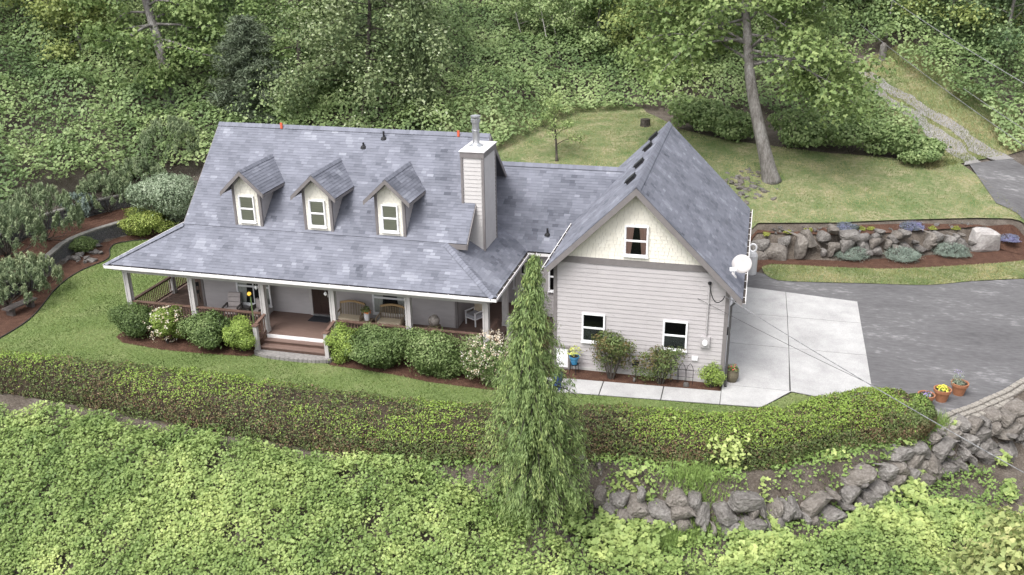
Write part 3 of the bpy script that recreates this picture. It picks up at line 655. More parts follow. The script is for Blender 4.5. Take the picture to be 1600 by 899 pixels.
# stone landing
M_stone = pmat('landing_stone', (.17, .16, .155), (.28, .265, .255), 8, .9, bump=.4, bscale=18)
land = tag(MB().prism([(-19.25, -1.4, .0), (-19.2, -1.62, .0), (-18.6, -1.8, .0), (-16.6, -1.8, .0), (-16.0, -1.62, 0), (-15.95, -1.4, 0)], (0, 0, .11)).build('landing', M_stone), 'low curved stone landing at foot of porch steps', 'landing')
arc = catmull([(-19.32, -1.45), (-19.25, -1.68), (-18.6, -1.88), (-17.6, -1.93), (-16.6, -1.88), (-15.95, -1.68), (-15.88, -1.45)], 5)
for a, b in zip(arc[:-1], arc[1:]):
    a, b = np.array((*a, .075)), np.array((*b, .075)); MB().bar(a+(b-a)*.04, b-(b-a)*.04, .17, .15).build('stone', M_stone, land)
# --- dormers
DZR = 7.36
def dormer(cx):
    hw = .61; yf = .82; d = thing('x', 'x', 'x'); bpy.data.objects.remove(d)
    zb = mz(yf)-.02; ze = DZR-.9*hw-.12
    body_ = MB(); body_.prism([(cx-hw, yf, zb-.1), (cx+hw, yf, zb-.1), (cx+hw, yf, ze), (cx, yf, DZR-.14), (cx-hw, yf, ze)], (0, 2.5, 0)); w = body_.build('dormer', M_side, house)
    tabs([(cx-hw+.08, yf-.008, zb-.05), (cx+hw-.08, yf-.008, zb-.05), (cx+hw-.08, yf-.008, ze-.05), (cx, yf-.008, DZR-.22), (cx-hw+.08, yf-.008, ze-.05)], (1, 0, 0), w, M_cshing, .14, (.14, .3), .014, 'wall_shingles', False, .004)
    for s in (-1, 1): MB().b2((cx+s*hw-.05, yf-.03, zb-.1), (cx+s*hw+.05, yf+.07, ze-.02)).build('corner_trim', M_trim, w)
    z = 4.9
    for s in (1,):
        while z < ze-.05:
            yb = YB+(z-ZB)/.951+.0; m = MB(); xx = cx+s*hw
            m.add([(xx, yf+.07, z), (xx, yb+.02, z), (xx, yb+.18, z+.15), (xx, yf+.07, z+.15), (xx+s*.02, yf+.07, z), (xx+s*.02, yb+.02, z), (xx+s*.006, yb+.18, z+.15), (xx+s*.006, yf+.07, z+.15)], [(0, 1, 2, 3), (4, 5, 6, 7), (0, 1, 5, 4), (1, 2, 6, 5), (2, 3, 7, 6), (3, 0, 4, 7)])
            if yb > yf+.1: m.build('siding_board', M_side, w)
            z += .15
    window(cx, yf-.022, 5.06, .72, 1.16, parent=house, blind=M_blind, trim=.05)
    ov = 1.0; fy = yf-.36; zE = DZR-.93*ov; by = YB+(DZR-ZB)/.951; be = YB+(zE-ZB)/.951
    for s in (-1, 1):
        roofplane([(cx, fy, DZR), (cx+s*ov, fy, zE), (cx+s*ov, be, zE), (cx, by, DZR)], (0, 1, 0), 'dormer_roof', .08, par=house)
        r = MB(); r.prism([(cx, fy, DZR-.01), (cx+s*ov, fy, zE-.01), (cx+s*ov, fy, zE-.19), (cx, fy, DZR-.19)], (0, -.04, 0)); r.build('rake_board', M_trim, w)
        r = MB(); r.b2((cx+s*ov-.02, fy, zE-.13), (cx+s*ov+.02, be+.05, zE-.03)); r.build('fascia', M_trim, w)
    caps((cx, fy, DZR+.01), (cx, by, DZR+.01), w, .11, .2)
for cx in (-20.35, -17.07, -13.82): dormer(cx)
# --- chimney
CX0, CX1, CY0, CY1, CZ = -11.07, -10.17, 2.1, 3.9, 8.12
ch = MB().b2((CX0, CY0, 3.6), (CX1, CY1, CZ)).build('chimney', M_side, house)
M_chs = pmat('chimney_siding', (.46, .44, .435), (.52, .50, .495), 3, .6, bump=.1)
lap(ch, (0, CY0), (1, 0, 0), (0, -1, 0), 3.9, CZ, lambda z: (CX0+.08, CX1-.08), .17, M_chs); lap(ch, (CX1, 0), (0, 1, 0), (1, 0, 0), 3.9, CZ, lambda z: (CY0+.08, CY1-.05), .17, M_chs)
for x, y in ((CX0, CY0), (CX1, CY0), (CX1, CY1)): MB().box((x, y, 5.9), (.09, .09, 4.4)).build('corner_trim', M_trim, ch)
MB().b2((CX0-.06, CY0-.06, CZ-.1), (CX1+.06, CY1+.06, CZ+.14)).build('cap_band', M_trim, ch)
MB().b2((CX0-.09, CY0-.09, CZ+.141), (CX1+.09, CY1+.09, CZ+.18)).build('cap', M_gut, ch)
fx, fy = -10.72, 3.05; fz = CZ+.18
fl = MB().lathe((fx, fy, fz), [(.30, 0), (.28, .03), (.17, .08), (.15, .12), (.15, .62), (.18, .64), (.18, .68), (.15, .69), (.15, .98), (.2, 1.0), (.2, 1.12), (.17, 1.14)], 18).build('flue', M_metal, house, smooth=False)
MB().lathe((fx, fy, fz+1.2), [(.21, 0), (.21, .06), (.05, .1)], 18).build('flue_cap', M_metal, fl)
for k in range(4):
    a = k*math.pi/2+.4; MB().bar((fx+.17*math.cos(a), fy+.17*math.sin(a), fz+1.12), (fx+.17*math.cos(a), fy+.17*math.sin(a), fz+1.22), .02).build('flue_strut', M_metal, fl)
# --- roof fittings
def stack(x, y, z, h=.28):
    o = MB().lathe((x, y, z-.1), [(.045, 0), (.045, h+.1), (.03, h+.1)], 10).build('vent_pipe', M_black, house); MB().lathe((x, y, z-.03), [(.15, -.02), (.12, .06), (.05, .1)], 10).build('flashing', M_black, o)
stack(-15.31, 4.26, mz(4.26), .3); stack(-16.14, 3.89, mz(3.89), .2); stack(-8.14, 5.1, 3.94, .28)
for x in (-20.3, -11.92):
    MB().b2((x-.05, YR-.18, ZR-.1), (x+.05, YR-.12, ZR+.16)).build('ridge_tag', M_orange, house)
for y in (10.3, 8.1, 5.05, 2.5):
    x = -4.12; z = gz(x); v = MB(); s = math.atan(GS)
    Mr = np.array([[math.cos(-s), 0, math.sin(-s)], [0, 1, 0], [-math.sin(-s), 0, math.cos(-s)]])
    v.box((x-.05, y, z+.06), (.42, .5, .13), M=Mr); v.box((x-.1, y, z+.1), (.5, .56, .03), M=Mr); v.build('roof_vent', M_black, house)
# --- service entrance, meter, downpipes, lights on the garage
M_cond = pmat('conduit_paint', (.36, .34, .345), (.40, .385, .39), 3, .5); M_pipeG = pmat('dark_pipe', (.06, .058, .06), rough=.5)
mt = MB().b2((-.93, -.14, 1.55), (-.58, -.03, 2.0)).build('meter_box', M_cond, house)
MB().tube([(-.755, -.13, 1.78), (-.755, -.24, 1.78)], .10, 14).build('meter_dial', M_white, mt)
MB().tube([(-.73, -.075, 2.0), (-.73, -.075, 4.2)], .032, 8).build('conduit', M_cond, mt)
MB().lathe((-.73, -.075, 4.16), [(.05, 0), (.07, .03), (.06, .1), (.01, .12)], 10).build('weatherhead', M_black, mt)
MB().tube(catmull([(-.73, -.1, 4.18), (-.66, -.2, 3.9), (-.55, -.2, 3.62), (-.4, -.2, 3.5), (-.22, -.2, 3.62), (-.14, -.2, 3.8)], 5), .018, 6).build('cable_loop', M_black, mt)
MB().b2((-1.22, -.1, .95), (-1.0, -.028, 1.1)).build('cable_box', M_white, house)
MB().tube([(.12, -.06, .12), (.12, -.06, 3.35), (.3, -.2, 3.62)], .045, 8).build('downpipe', M_pipeG, house)
MB().tube([(.12, -.06, .14), (.14, -.3, .06)], .05, 8).build('downpipe_shoe', M_pipeG, house)
lt = MB().b2((.03, .35, 1.95), (.16, .47, 2.25)).build('wall_lantern', M_black, house); MB().box((.1, .41, 2.1), (.141, .09, .14)).build('lantern_glass', M_white, lt)
for y in (.55, 6.0): 
    g_ = MB().b2((.028, y+1.0, .05), (.05, y+4.4, 2.3)).build('garage_door', M_white, house)
    for k in range(4): MB().b2((.05, y+1.05, .1+.55*k), (.062, y+4.35, .6+.55*k)).build('door_panel', M_white, g_)
# satellite dish on the garage roof edge
dish = thing('satellite_dish', 'white oval satellite dish mounted on garage roof edge', 'dish', (.16, .95, gz(.16)))
dc = np.array((.38, .75, 4.78)); nrm = unit(np.array((-.35, -.80, .42))); t1 = unit(np.cross(nrm, (0, 0, 1))); t2 = np.cross(t1, nrm); vs = []; k = 28
for r, dp in ((0, .075), (.5, .055), (1, .0), (1.0, -.02), (.5, .03), (0, .05)):
    for j in range(k): a = 2*math.pi*j/k; vs.append(dc+(t1*math.cos(a)*.40+t2*math.sin(a)*.36)*r-nrm*dp)
d_ = MB(); d_.add(vs, [(i*k+j, i*k+(j+1) % k, (i+1)*k+(j+1) % k, (i+1)*k+j) for i in range(5) for j in range(k)]); d_.build('reflector', M_post, dish, smooth=True)
ft = np.array((.12, 1.0, gz(.12))); MB().tube([ft, ft+(.0, -.02, .25), dc-nrm*.1], .03, 8).build('mast', M_gut, dish); MB().box(ft+(0, 0, .02), (.25, .2, .04), M=[[.7, 0, .7], [0, 1, 0], [-.7, 0, .7]]).build('foot', M_gut, dish)
tip = dc+nrm*.45-t2*.30+t1*.1; MB().bar(dc-t2*.33-nrm*.02, tip, .04).build('feed_arm', M_gut, dish); MB().box(tip, (.24, .12, .12), .3).build('receiver', M_white, dish)
# ================================================================ stones and walls
def rock_mesh(i):
    bm = bmesh.new(); rg = np.random.default_rng(100+i)
    d = rg.normal(size=(17, 3)); d = np.sign(d)*np.abs(d/np.abs(d).max(1, keepdims=True))**.62*rg.uniform(.78, 1.1, (17, 1))
    for p in d: bm.verts.new(p*.5)
    r_ = bmesh.ops.convex_hull(bm, input=bm.verts[:])
    bmesh.ops.delete(bm, geom=[g for g in set(r_['geom_interior']+r_['geom_unused']) if isinstance(g, bmesh.types.BMVert)], context='VERTS')
    bmesh.ops.bevel(bm, geom=bm.edges[:], offset=.07, segments=1, affect='EDGES')
    bmesh.ops.triangulate(bm, faces=bm.faces[:]); bmesh.ops.remove_doubles(bm, verts=bm.verts[:], dist=.02)
    P = np.array([v.co[:] for v in bm.verts]); P = P*(1+.16*(fbm(P[:, 0]*5+i*9, P[:, 1]*5, P[:, 2]*5, 2)-.5))[:, None]
    P -= (P.max(0)+P.min(0))/2; P /= np.abs(P).max(0)*2
    for v, p in zip(bm.verts, P): v.co = p
    me = bpy.data.meshes.new('rock'); bm.to_mesh(me); bm.free()
    return me
def rockmat(name, a, b, c, moss=.0):
    return pmat(name, a, c, 2.2, .92, bump=.9, bscale=7, c3=b, coord='Object')
M_rock = groundmat('grey_boulder', [(.082, .075, .069), (.165, .153, .144), (.275, .262, .25)], 1.6, 9, .55, 1., 8, bd=.09)
M_rock2 = groundmat('brown_boulder', [(.085, .075, .066), (.16, .143, .128), (.26, .24, .22)], 1.6, 9, .55, 1., 8, bd=.09)
ROCKS = [rock_mesh(i) for i in range(9)]
ROCKS2 = [r.copy() for r in ROCKS]
for r in ROCKS: r.materials.append(M_rock)
for r in ROCKS2: r.materials.append(M_rock2)
def rock(parent, c, d, rz=None, tilt=.25, name='boulder', brown=.4):
    me = random.choice(ROCKS2 if random.random() < brown else ROCKS)
    o = link(name, me, None, parent, local=True)
    org = ORG[parent.name] if parent is not None else np.zeros(3)
    o.location = tuple(float(v) for v in np.array(c)-org); o.scale = tuple(float(v) for v in d)
    o.rotation_euler = (random.uniform(-tilt, tilt), random.uniform(-tilt, tilt), rz if rz is not None else random.uniform(0, 6.28))
    return o
# front retaining wall of boulders
fw_ = thing('boulder_wall', 'long dry stacked boulder retaining wall below the clipped hedge', 'wall', (3, -5.8, -1.3))
line = catmull([(-3.9, -6.95), (-1.4, -7.25), (.85, -6.95), (3.4, -5.6), (5.9, -3.6), (7.8, -1.7), (10.9, .75), (15, 4.3)], 20)
seg = np.linalg.norm(np.diff(line, axis=0), axis=1); arc_ = np.concatenate([[0], np.cumsum(seg)]); LT = arc_[-1]
def at_arc(s, out):
    p = np.array([np.interp(s, arc_, line[:, 0]), np.interp(s, arc_, line[:, 1])]); q = np.array([np.interp(s+.1, arc_, line[:, 0]), np.interp(s+.1, arc_, line[:, 1])])
    if s+.1 > LT: q = p; p = np.array([np.interp(s-.1, arc_, line[:, 0]), np.interp(s-.1, arc_, line[:, 1])])
    t = (q-p)/np.linalg.norm(q-p); nn = np.array((t[1], -t[0])); return p+nn*out, math.atan2(t[1], t[0])
for row, (zc, out, hh) in enumerate(((-1.32, .52, .5), (-.92, .36, .5), (-.52, .20, .48), (-.14, .04, .42))):
    s = random.uniform(0, .4)
    while s < LT-.3:
        w = random.choice((.35, .5, .6, .75, 1.0)); p, a = at_arc(s+w/2, out+random.uniform(-.07, .07)); h_ = hh*random.uniform(.85, 1.15)
        xx = p[0]
        if not ((row == 3 and xx < 6 and random.random() < .93) or (row == 2 and xx < 4.2 and random.random() < .55)):
            rock(fw_, (p[0], p[1], zc+random.uniform(-.05, .05)), (w*1.3, random.uniform(.7, .95), h_*1.36), a+random.uniform(-.15, .15), .18)
        s += w*.98
for px, py, w in ((940, 738, .8), (945, 757, .6), (905, 722, .5), (960, 788, .85), (997, 790, .7)):
    p = PG(px, py); rock(fw_, (p[0], p[1], p[2]+.12), (w, w*.8, w*.62), None, .2)
for px, py, w in ((1470, 669, .35), (1484, 672, .32), (1505, 690, .5), (1545, 668, .55), (1580, 655, .5), (1520, 676, .3), (1475, 682, .45), (1595, 640, .4)):
    p = PG(px, py); rock(fw_, (p[0], p[1], p[2]+.08), (w, w*.8, w*.6), None, .2, brown=0)
# rock wall of the raised bed on the right: boulders read off the photograph, standing on the wall line
rw = thing('rockery_wall', 'rockery wall of grey boulders along the raised bark bed beyond driveway', 'wall', (7, 16.4, 0))
RL = [(100, 205, 80, 60), (95, 257, 80, 60), (185, 230, 104, 100), (300, 200, 130, 125), (410, 190, 112, 115), (485, 225, 70, 62), (545, 155, 105, 85), (535, 212, 75, 50), (625, 147, 95, 55), (610, 200, 75, 65), (665, 205, 62, 62), (700, 234, 64, 34), (705, 168, 76, 56), (760, 222, 56, 44), (770, 185, 76, 50), (825, 145, 86, 48), (820, 190, 56, 48), (850, 217, 66, 48), (885, 175, 64, 50), (960, 165, 100, 80), (900, 145, 46, 34), (890, 222, 54, 42), (955, 216, 80, 48), (1050, 170, 88, 94), (1030, 217, 76, 38), (1120, 150, 56, 44), (1155, 175, 96, 64), (1100, 210, 76, 54), (1205, 155, 56, 40), (1265, 195, 96, 74), (1215, 200, 76, 54), (1270, 155, 56, 34), (470, 155, 60, 50), (445, 235, 60, 40), (240, 185, 60, 50), (1320, 205, 60, 50), (720, 205, 50, 40), (780, 155, 50, 36), (1000, 200, 50, 40)]
def wall_hit(px, py, back=0.):
    best = None
    for (x0, y0), (x1, y1) in zip(RWALL[:-1], RWALL[1:]):
        t = np.array((x1-x0, y1-y0)); t = t/np.linalg.norm(t); nn = np.array((t[1], -t[0], 0)); q = hit(px, py, nn, nn[0]*x0+nn[1]*y0-back)
        if min(x0, x1)-.8 <= q[0] <= max(x0, x1)+.8: best = (q, math.atan2(t[1], t[0]))
    return best
for zx, zy, zw, zh in RL:
    r_ = wall_hit(1160+zx/3.625, 330+zy/3.625)
    if r_ is None: continue
    q, a = r_; dep = proj(q)[2]; w, h_ = zw/3.625/FPX*dep*1.34, zh/3.625/FPX*dep*1.38
    lean = max(0, q[2])*.32; q = q+np.array((-math.sin(a), math.cos(a), 0))*lean
    rock(rw, q, (w, max(.6, w*.75), h_), a+random.uniform(-.1, .1), .12, brown=.35)
q, a = wall_hit(1160+1375/3.625, 330+172/3.625); M_pale = groundmat('pale_boulder', [(.24, .22, .21), (.36, .34, .33), (.46, .44, .43)], 2, 10, .5, .8, 10, bd=.05)
o = MB(); big = tag(link('boulder', ROCKS[2].copy(), None), 'largest pale boulder at right end of the rockery wall', 'boulder'); big.data.materials.clear(); big.data.materials.append(M_pale)
big.location = (float(q[0]), float(q[1])+.2, .52); big.scale = (1.7, 1.2, 1.35); big.rotation_euler = (.1, .05, .4)
for k in range(40):
    px = random.uniform(1195, 1540); py = 330+random.uniform(95, 145)/3.625+(6 if px > 1400 else 0); r_ = wall_hit(px, 372); q, a = r_
    xx = q[0]; yy = q[1]+random.uniform(.75, 1.5); w = random.uniform(.12, .32); rock(rw, (xx, yy, float(TH(xx, yy))+w*.2), (w, w*.8, w*.7), None, .4, 'stone', 0)
# rubble behind the garage
rb_ = thing('stone_pile', 'scattered rubble stones behind the garage roof below the maple', 'stones', tuple(PG(1160, 290)))
for k in range(130):
    p = PG(random.gauss(1155, 24), random.gauss(292, 12)); w = random.uniform(.15, .5); rock(rb_, (p[0], p[1], p[2]+.05), (w, w*.8, w*.6), None, .3, 'stone', .3)
# left block walls
M_block = groundmat('dark_wall_block', [(.055, .055, .058), (.10, .10, .103), (.20, .20, .20)], 3, 14, .5, 1., 20, bd=.04)
M_capb = pmat('wall_cap_block', (.15, .145, .135), (.22, .21, .195), 4, .9, bump=.5, bscale=20)
_blk = MB().box((0, 0, 0), (.40, .26, .19)).mesh('block'); _blk.materials.append(M_block); _cap = MB().box((0, 0, 0), (.44, .34, .09)).mesh('cap_block'); _cap.materials.append(M_capb)
def block_wall(name, label, pts, z0, courses):
    P = catmull(pts, 12); sg = np.linalg.norm(np.diff(P, axis=0), axis=1); ar = np.concatenate([[0], np.cumsum(sg)]); t = thing(name, label, 'wall', (P[0][0], P[0][1], z0)); org = ORG[t.name]
    for c in range(courses+1):
        s = .2 if c % 2 else 0; me = _cap if c == courses else _blk
        while s < ar[-1]:
            x, y = np.interp(s, ar, P[:, 0]), np.interp(s, ar, P[:, 1]); x2, y2 = np.interp(s+.2, ar, P[:, 0]), np.interp(s+.2, ar, P[:, 1]); a = math.atan2(y2-y, x2-x) if s+.2 < ar[-1] else a
            o = link('cap_block' if c == courses else 'block', me, None, t, local=True); o.location = (x-org[0]+random.uniform(-.012, .012), y-org[1]+random.uniform(-.012, .012), .095+.195*c-(.05 if c == courses else 0)); o.rotation_euler = (0, 0, a); s += .408
    return t
block_wall('block_wall', 'lower curved dark block retaining wall behind the bench and lawn', LEFT_WALL[1:9], 0, 4)
up_line = [(-37.9, 4), (-38.6, 7.4), (-38.1, 10.4), (-36.8, 13.4), (-34.6, 16.2)]
block_wall('block_wall', 'upper short dark block retaining wall under the pine shrubs', up_line, .8, 4)
# cobbled edging by the driveway corner
M_cob = groundmat('pale_cobble', [(.20, .185, .165), (.31, .285, .255), (.42, .40, .365)], 3, 20, .5, .8, 25, bd=.03)
bm = bmesh.new(); bmesh.ops.create_cube(bm, size=1); bmesh.ops.bevel(bm, geom=bm.edges[:], offset=.16, segments=1, affect='EDGES'); _cob = bpy.data.meshes.new('cobble'); bm.to_mesh(_cob); bm.free(); _cob.materials.append(M_cob)
cobs = thing('cobble_edging', 'rows of pale cobblestones edging the driveway corner above boulder wall', 'cobbles', (COB[2][0], COB[2][1], 0))
cl_ = catmull(COB, 10); sg = np.linalg.norm(np.diff(cl_, axis=0), axis=1); ar = np.concatenate([[0], np.cumsum(sg)])
for row in range(3):
    s = .5*(row == 2)+random.uniform(0, .1)
    lim = ar[-1] if row < 2 else ar[-1]*.52
    while s < lim:
        w = random.uniform(.17, .30); x, y = np.interp(s, ar, cl_[:, 0]), np.interp(s, ar, cl_[:, 1]); x2, y2 = np.interp(s+.15, ar, cl_[:, 0]), np.interp(s+.15, ar, cl_[:, 1])
        if s+.15 < ar[-1]: a = math.atan2(y2-y, x2-x)
        off = .12+row*.25+.015*math.sin(s*3); px_, py_ = x+math.sin(a)*off, y-math.cos(a)*off
        o = link('cobble', _cob, None, cobs, local=True); g = ORG[cobs.name]; o.location = (px_-g[0], py_-g[1], .045-row*.025); o.scale = (w*.86, .205, .16); o.rotation_euler = (random.uniform(-.08, .08), random.uniform(-.08, .08), a+random.uniform(-.06, .06)); s += w*1.02
# flat stones on the left bed
ls = thing('garden_stones', 'cluster of pale flat stones on bark below round bush', 'stones', tuple(PZ(120, 405, 0)))
for px, py, w in ((93, 411, .5), (103, 408, .45), (110, 405, .5), (118, 406, .7), (128, 401, .8), (134, 406, .5), (143, 408, .6), (138, 398, .5), (146, 397, .7), (149, 385, .55), (157, 397, .4), (88, 423, .35), (120, 412, .4), (132, 412, .45), (155, 386, .4)):
    p = PZ(px, py, 0); rock(ls, (p[0], p[1], .07), (w, w*.7, w*.45), None, .15, 'stone', 0)
# ================================================================ small things
M_terra = pmat('terracotta', (.27, .115, .06), (.36, .165, .09), 6, .8, bump=.15); M_soil = pmat('potting_soil', (.02, .015, .012), (.05, .04, .03), 30, .95, bump=.6, bscale=60)
L_grey = leafmat('lavender_leaf', [(.10, .13, .09), (.17, .20, .14), (.22, .25, .19)]); L_pot = leafmat('pot_leaf', [(.06, .10, .025), (.12, .18, .05), (.2, .26, .08)])
F_yel = leafmat('yellow_petal', [(.7, .45, .01), (.8, .6, .02), (.85, .7, .05)], .15); F_pur = leafmat('purple_petal', [(.12, .08, .2), (.2, .15, .33), (.33, .3, .45)], .15); F_org = leafmat('orange_petal', [(.6, .09, .02), (.75, .16, .03), (.8, .25, .05)], .15)
F_wht = leafmat('white_petal', [(.36, .27, .18), (.44, .38, .29), (.50, .49, .45)], .2); F_red = leafmat('red_petal', [(.35, .03, .04), (.55, .06, .07), (.6, .2, .2)], .15)
def tuft(parent, c, r, h, n, size, mat, name='foliage', up=.6, aspect=.5, tri=False):
    d = unit(RNG.normal(size=(n, 3))); d[:, 2] = np.abs(d[:, 2]); q = RNG.random((n, 1))**.4; P = np.array(c)+d*q*np.array((r, r, h)); N = d+np.array((0, 0, up))+RNG.normal(size=(n, 3))*.4
    return leaves(name, P, N, RNG.uniform(.7, 1.3, n)*size, RNG.random(n), mat, parent, aspect, kind='stuff', tri=tri)
def pot(name, label, p, r=.26, h=.42, mat=M_terra, group=None, soil=True, prof=None):
    t = thing(name, label, 'planter', p, 0, group); x, y, z = p
    MB().lathe((x, y, z), prof or [(r*.62, 0), (r*.88, h*.74), (r, h*.76), (r*1.04, h), (r*.9, h), (r*.88, h*.9)], 20).build('pot', mat, t)
    MB().lathe((x, y, z+h*.88), [(r*.87, 0), (r*.87, .012)], 16).build('soil', M_soil, t); return t
pp = [PZ(1445, 633, 0), PZ(1470, 626, 0), PZ(1497, 616, 0)]
t = pot('flower_pot', 'terracotta pot with small purple flowers nearest the hedge end', pp[0], .30, .46); tuft(t, pp[0]+(0, 0, .42), .22, .1, 90, .07, L_pot); tuft(t, pp[0]+(0, 0, .44), .22, .14, 60, .06, F_pur, 'blossoms')
t = pot('flower_pot', 'middle terracotta pot filled with yellow flowers on driveway', pp[1], .31, .50); tuft(t, pp[1]+(0, 0, .45), .22, .1, 70, .07, L_pot); tuft(t, pp[1]+(0, 0, .46), .23, .2, 120, .08, F_yel, 'blossoms')
t = pot('flower_pot', 'terracotta pot with grey lavender plant nearest the cobblestones', pp[2], .31, .50); tuft(t, pp[2]+(-.08, 0, .45), .26, .42, 420, .09, L_grey, up=1.2, aspect=.22); tuft(t, pp[2]+(-.1, 0, .75), .2, .3, 40, .05, F_pur, 'blossoms')
M_blue = pmat('blue_glaze', (.03, .16, .33), (.05, .25, .42), 5, .2, spec=.6); M_barrel = pmat('olive_barrel', (.10, .085, .055), (.16, .14, .10), 5, .7, stretch=(1, 1, 6))
bp_ = PY(905, 566, -.32); bp_[2] = .0; bx, by_ = -5.82, -.38
t = thing('planter_stand', 'small black metal stand under the blue pot by garage wall', 'stand', (bx, by_, 0)); MB().lathe((bx, by_, .40), [(.19, 0), (.19, .02)], 14).build('ring', M_black, t)
for k in range(4): a = k*math.pi/2+.5; MB().bar((bx+.17*math.cos(a), by_+.17*math.sin(a), .40), (bx+.2*math.cos(a), by_+.2*math.sin(a), .01), .018).build('leg', M_black, t)
t = pot('flower_pot', 'glazed blue pot with yellow green plant beside garage window', (bx, by_, .425), .2, .34, M_blue); tuft(t, (bx, by_, .9), .34, .3, 120, .09, leafmat('yellow_leaf', [(.2, .24, .04), (.32, .36, .07), (.45, .45, .1)])); MB().tube([(bx, by_, .7), (bx+.03, by_, 1.0)], .015, 6).build('stem', M_barrel, t)
t = pot('flower_pot', 'blue glazed pot half hidden behind the weeping tree on the path', (-6.2, -1.9, .03), .24, .62, pmat('cobalt_glaze', (.03, .06, .30), (.05, .09, .42), 5, .2, spec=.6)); tuft(t, (-6.2, -1.9, .62), .3, .3, 160, .09, L_pot)
t = pot('flower_pot', 'ribbed olive barrel planter with pink flowers beside garage corner', (.36, .30, .03), .25, .52, M_barrel, prof=[(.17, 0), (.23, .14), (.25, .26), (.24, .28), (.25, .3), (.23, .5), (.25, .52), (.2, .52), (.2, .47)]); tuft(t, (.36, .30, .5), .24, .3, 200, .08, L_pot); tuft(t, (.36, .3, .6), .22, .2, 40, .07, F_red, 'blossoms')
# framed panel leaning on the garage wall
t = thing('framed_panel', 'white panel in dark frame leaning on garage wall behind weeping tree', 'panel', (-6.38, -.12, .02)); MB().b2((-6.62, -.16, .12), (-6.12, -.12, .95)).build('board', M_white, t)
for lo, hi in (((-6.7, -.18, .04), (-6.04, -.10, .12)), ((-6.7, -.18, .95), (-6.04, -.10, 1.03)), ((-6.7, -.18, .12), (-6.62, -.10, .95)), ((-6.12, -.18, .12), (-6.04, -.10, .95))): MB().b2(lo, hi).build('frame', M_trim, t)
# wire trellis, spot light, stones in the garage bed
t = thing('wire_trellis', 'small black arched wire trellis in bark by garage wall', 'trellis', (-1.55, -.3, 0))
for k in range(3):
    x = -1.85+.3*k; MB().tube([(x-.13, -.3, 0), (x-.13, -.3, .62), (x-.09, -.3, .78), (x, -.3, .9), (x+.09, -.3, .78), (x+.13, -.3, .62), (x+.13, -.3, 0)], .011, 6).build('arch', M_black, t)
MB().tube([(-2.0, -.3, .3), (-1.1, -.3, .3)], .009, 6).build('cross_wire', M_black, t); MB().tube([(-2.0, -.3, .6), (-1.1, -.3, .6)], .009, 6).build('cross_wire', M_black, t)
t = thing('garden_light', 'black garden floodlight on stake in bark bed between shrubs', 'light', (-3.35, -.35, 0)); MB().tube([(-3.35, -.35, 0), (-3.35, -.33, .55)], .02, 8).build('stake', M_black, t); MB().tube([(-3.41, -.42, .62), (-3.30, -.24, .75)], [.13, .09], 12).build('lamp_head', M_black, t)
for i, (x, y, w, lb) in enumerate(((-3.42, -.55, .26, 'rounded pale stone under the garden floodlight in bark bed'), (-1.35, -.55, .22, 'small round grey stone in front of the wire trellis'))):
    o = rock(None, (x, y, .09), (w, w*.9, w*.85), 0, .1, 'stone', 0); tag(o, lb, 'stone')
# canister by the rockery
cp = PZ(1173, 428, 0); t = thing('canister', 'tall grey canister with white ring collar behind garage corner', 'canister', (cp[0], cp[1], 0)); M_can = pmat('grey_can', (.42, .42, .43), (.5, .5, .51), 4, .4)
MB().lathe((cp[0], cp[1], 0), [(.26, 0), (.28, .05), (.28, 1.0), (.2, 1.16), (.08, 1.2)], 18).build('tank', M_can, t)
MB().tube([(cp[0]+.17*math.cos(a), cp[1], 1.40+.2*math.sin(a)) for a in np.linspace(0, 2*math.pi, 17)], .05, 8).build('collar', M_white, t)
# bench on the left bed
M_wood = pmat('weathered_wood', (.075, .062, .058), (.135, .118, .11), 6, .85, bump=.4, bscale=20, stretch=(1, 8, 8)); M_teak = pmat('teak', (.30, .20, .10), (.42, .29, .16), 6, .6, stretch=(2, 2, 8)); M_teakd = pmat('teak_dark', (.17, .13, .085), (.25, .20, .14), 6, .7, stretch=(2, 2, 8))
bc = PZ(33, 486, 0); t = thing('plank_bench', 'low dark weathered plank bench on bark by block wall', 'bench', (bc[0], bc[1], 0), math.radians(82))
for k in range(3): MB().box((0, -.17+.17*k, .36), (1.65, .155, .06)).build('seat_board', M_wood, t, True)
for x in (-.55, .55): MB().box((x, 0, .165), (.16, .42, .33)).build('leg', M_wood, t, True)
# --- porch furniture (deck level .55)
DK = .551
M_cush = pmat('pale_cushion', (.42, .375, .365), (.5, .45, .44), 8, .9); M_wick = pmat('dark_wicker', (.05, .045, .042), (.1, .09, .085), 30, .8, bump=.6, bscale=60); M_cushg = pmat('grey_cushion', (.35, .35, .38), (.45, .45, .48), 8, .9); M_beige = pmat('beige_cushion', (.45, .38, .28), (.55, .47, .36), 8, .9)
def atdeck(px, py, y): return PY(px, py, y)[0]
x = atdeck(361, 462, .55); t = thing('porch_armchair', 'porch armchair with pale mauve cushions facing lawn beside window', 'chair', (x, .55, DK), .15)
MB().box((0, -.03, .36), (.58, .60, .14)).build('seat_cushion', M_cush, t, True)
for k in range(3): MB().box((0, .27+.05*k, .56+.2*k), (.56, .13, .19), M=[[1, 0, 0], [0, .97, .24], [0, -.24, .97]]).build('back_cushion', M_cush, t, True)
for s in (-1, 1):
    MB().box((s*.34, 0, .58), (.07, .62, .05)).build('armrest', M_wick, t, True)
    for y in (-.28, .28): MB().box((s*.34, y, .28), (.05, .05, .56)).build('leg', M_wick, t, True)
MB().box((0, .0, .25), (.62, .58, .06)).build('seat_frame', M_wick, t, True)
x = atdeck(383, 472, .45); t = thing('side_table', 'low dark glass topped table beside the pale porch armchair', 'table', (x, .45, DK)); MB().box((0, 0, .42), (.62, .5, .04)).build('table_top', M_wick, t, True)
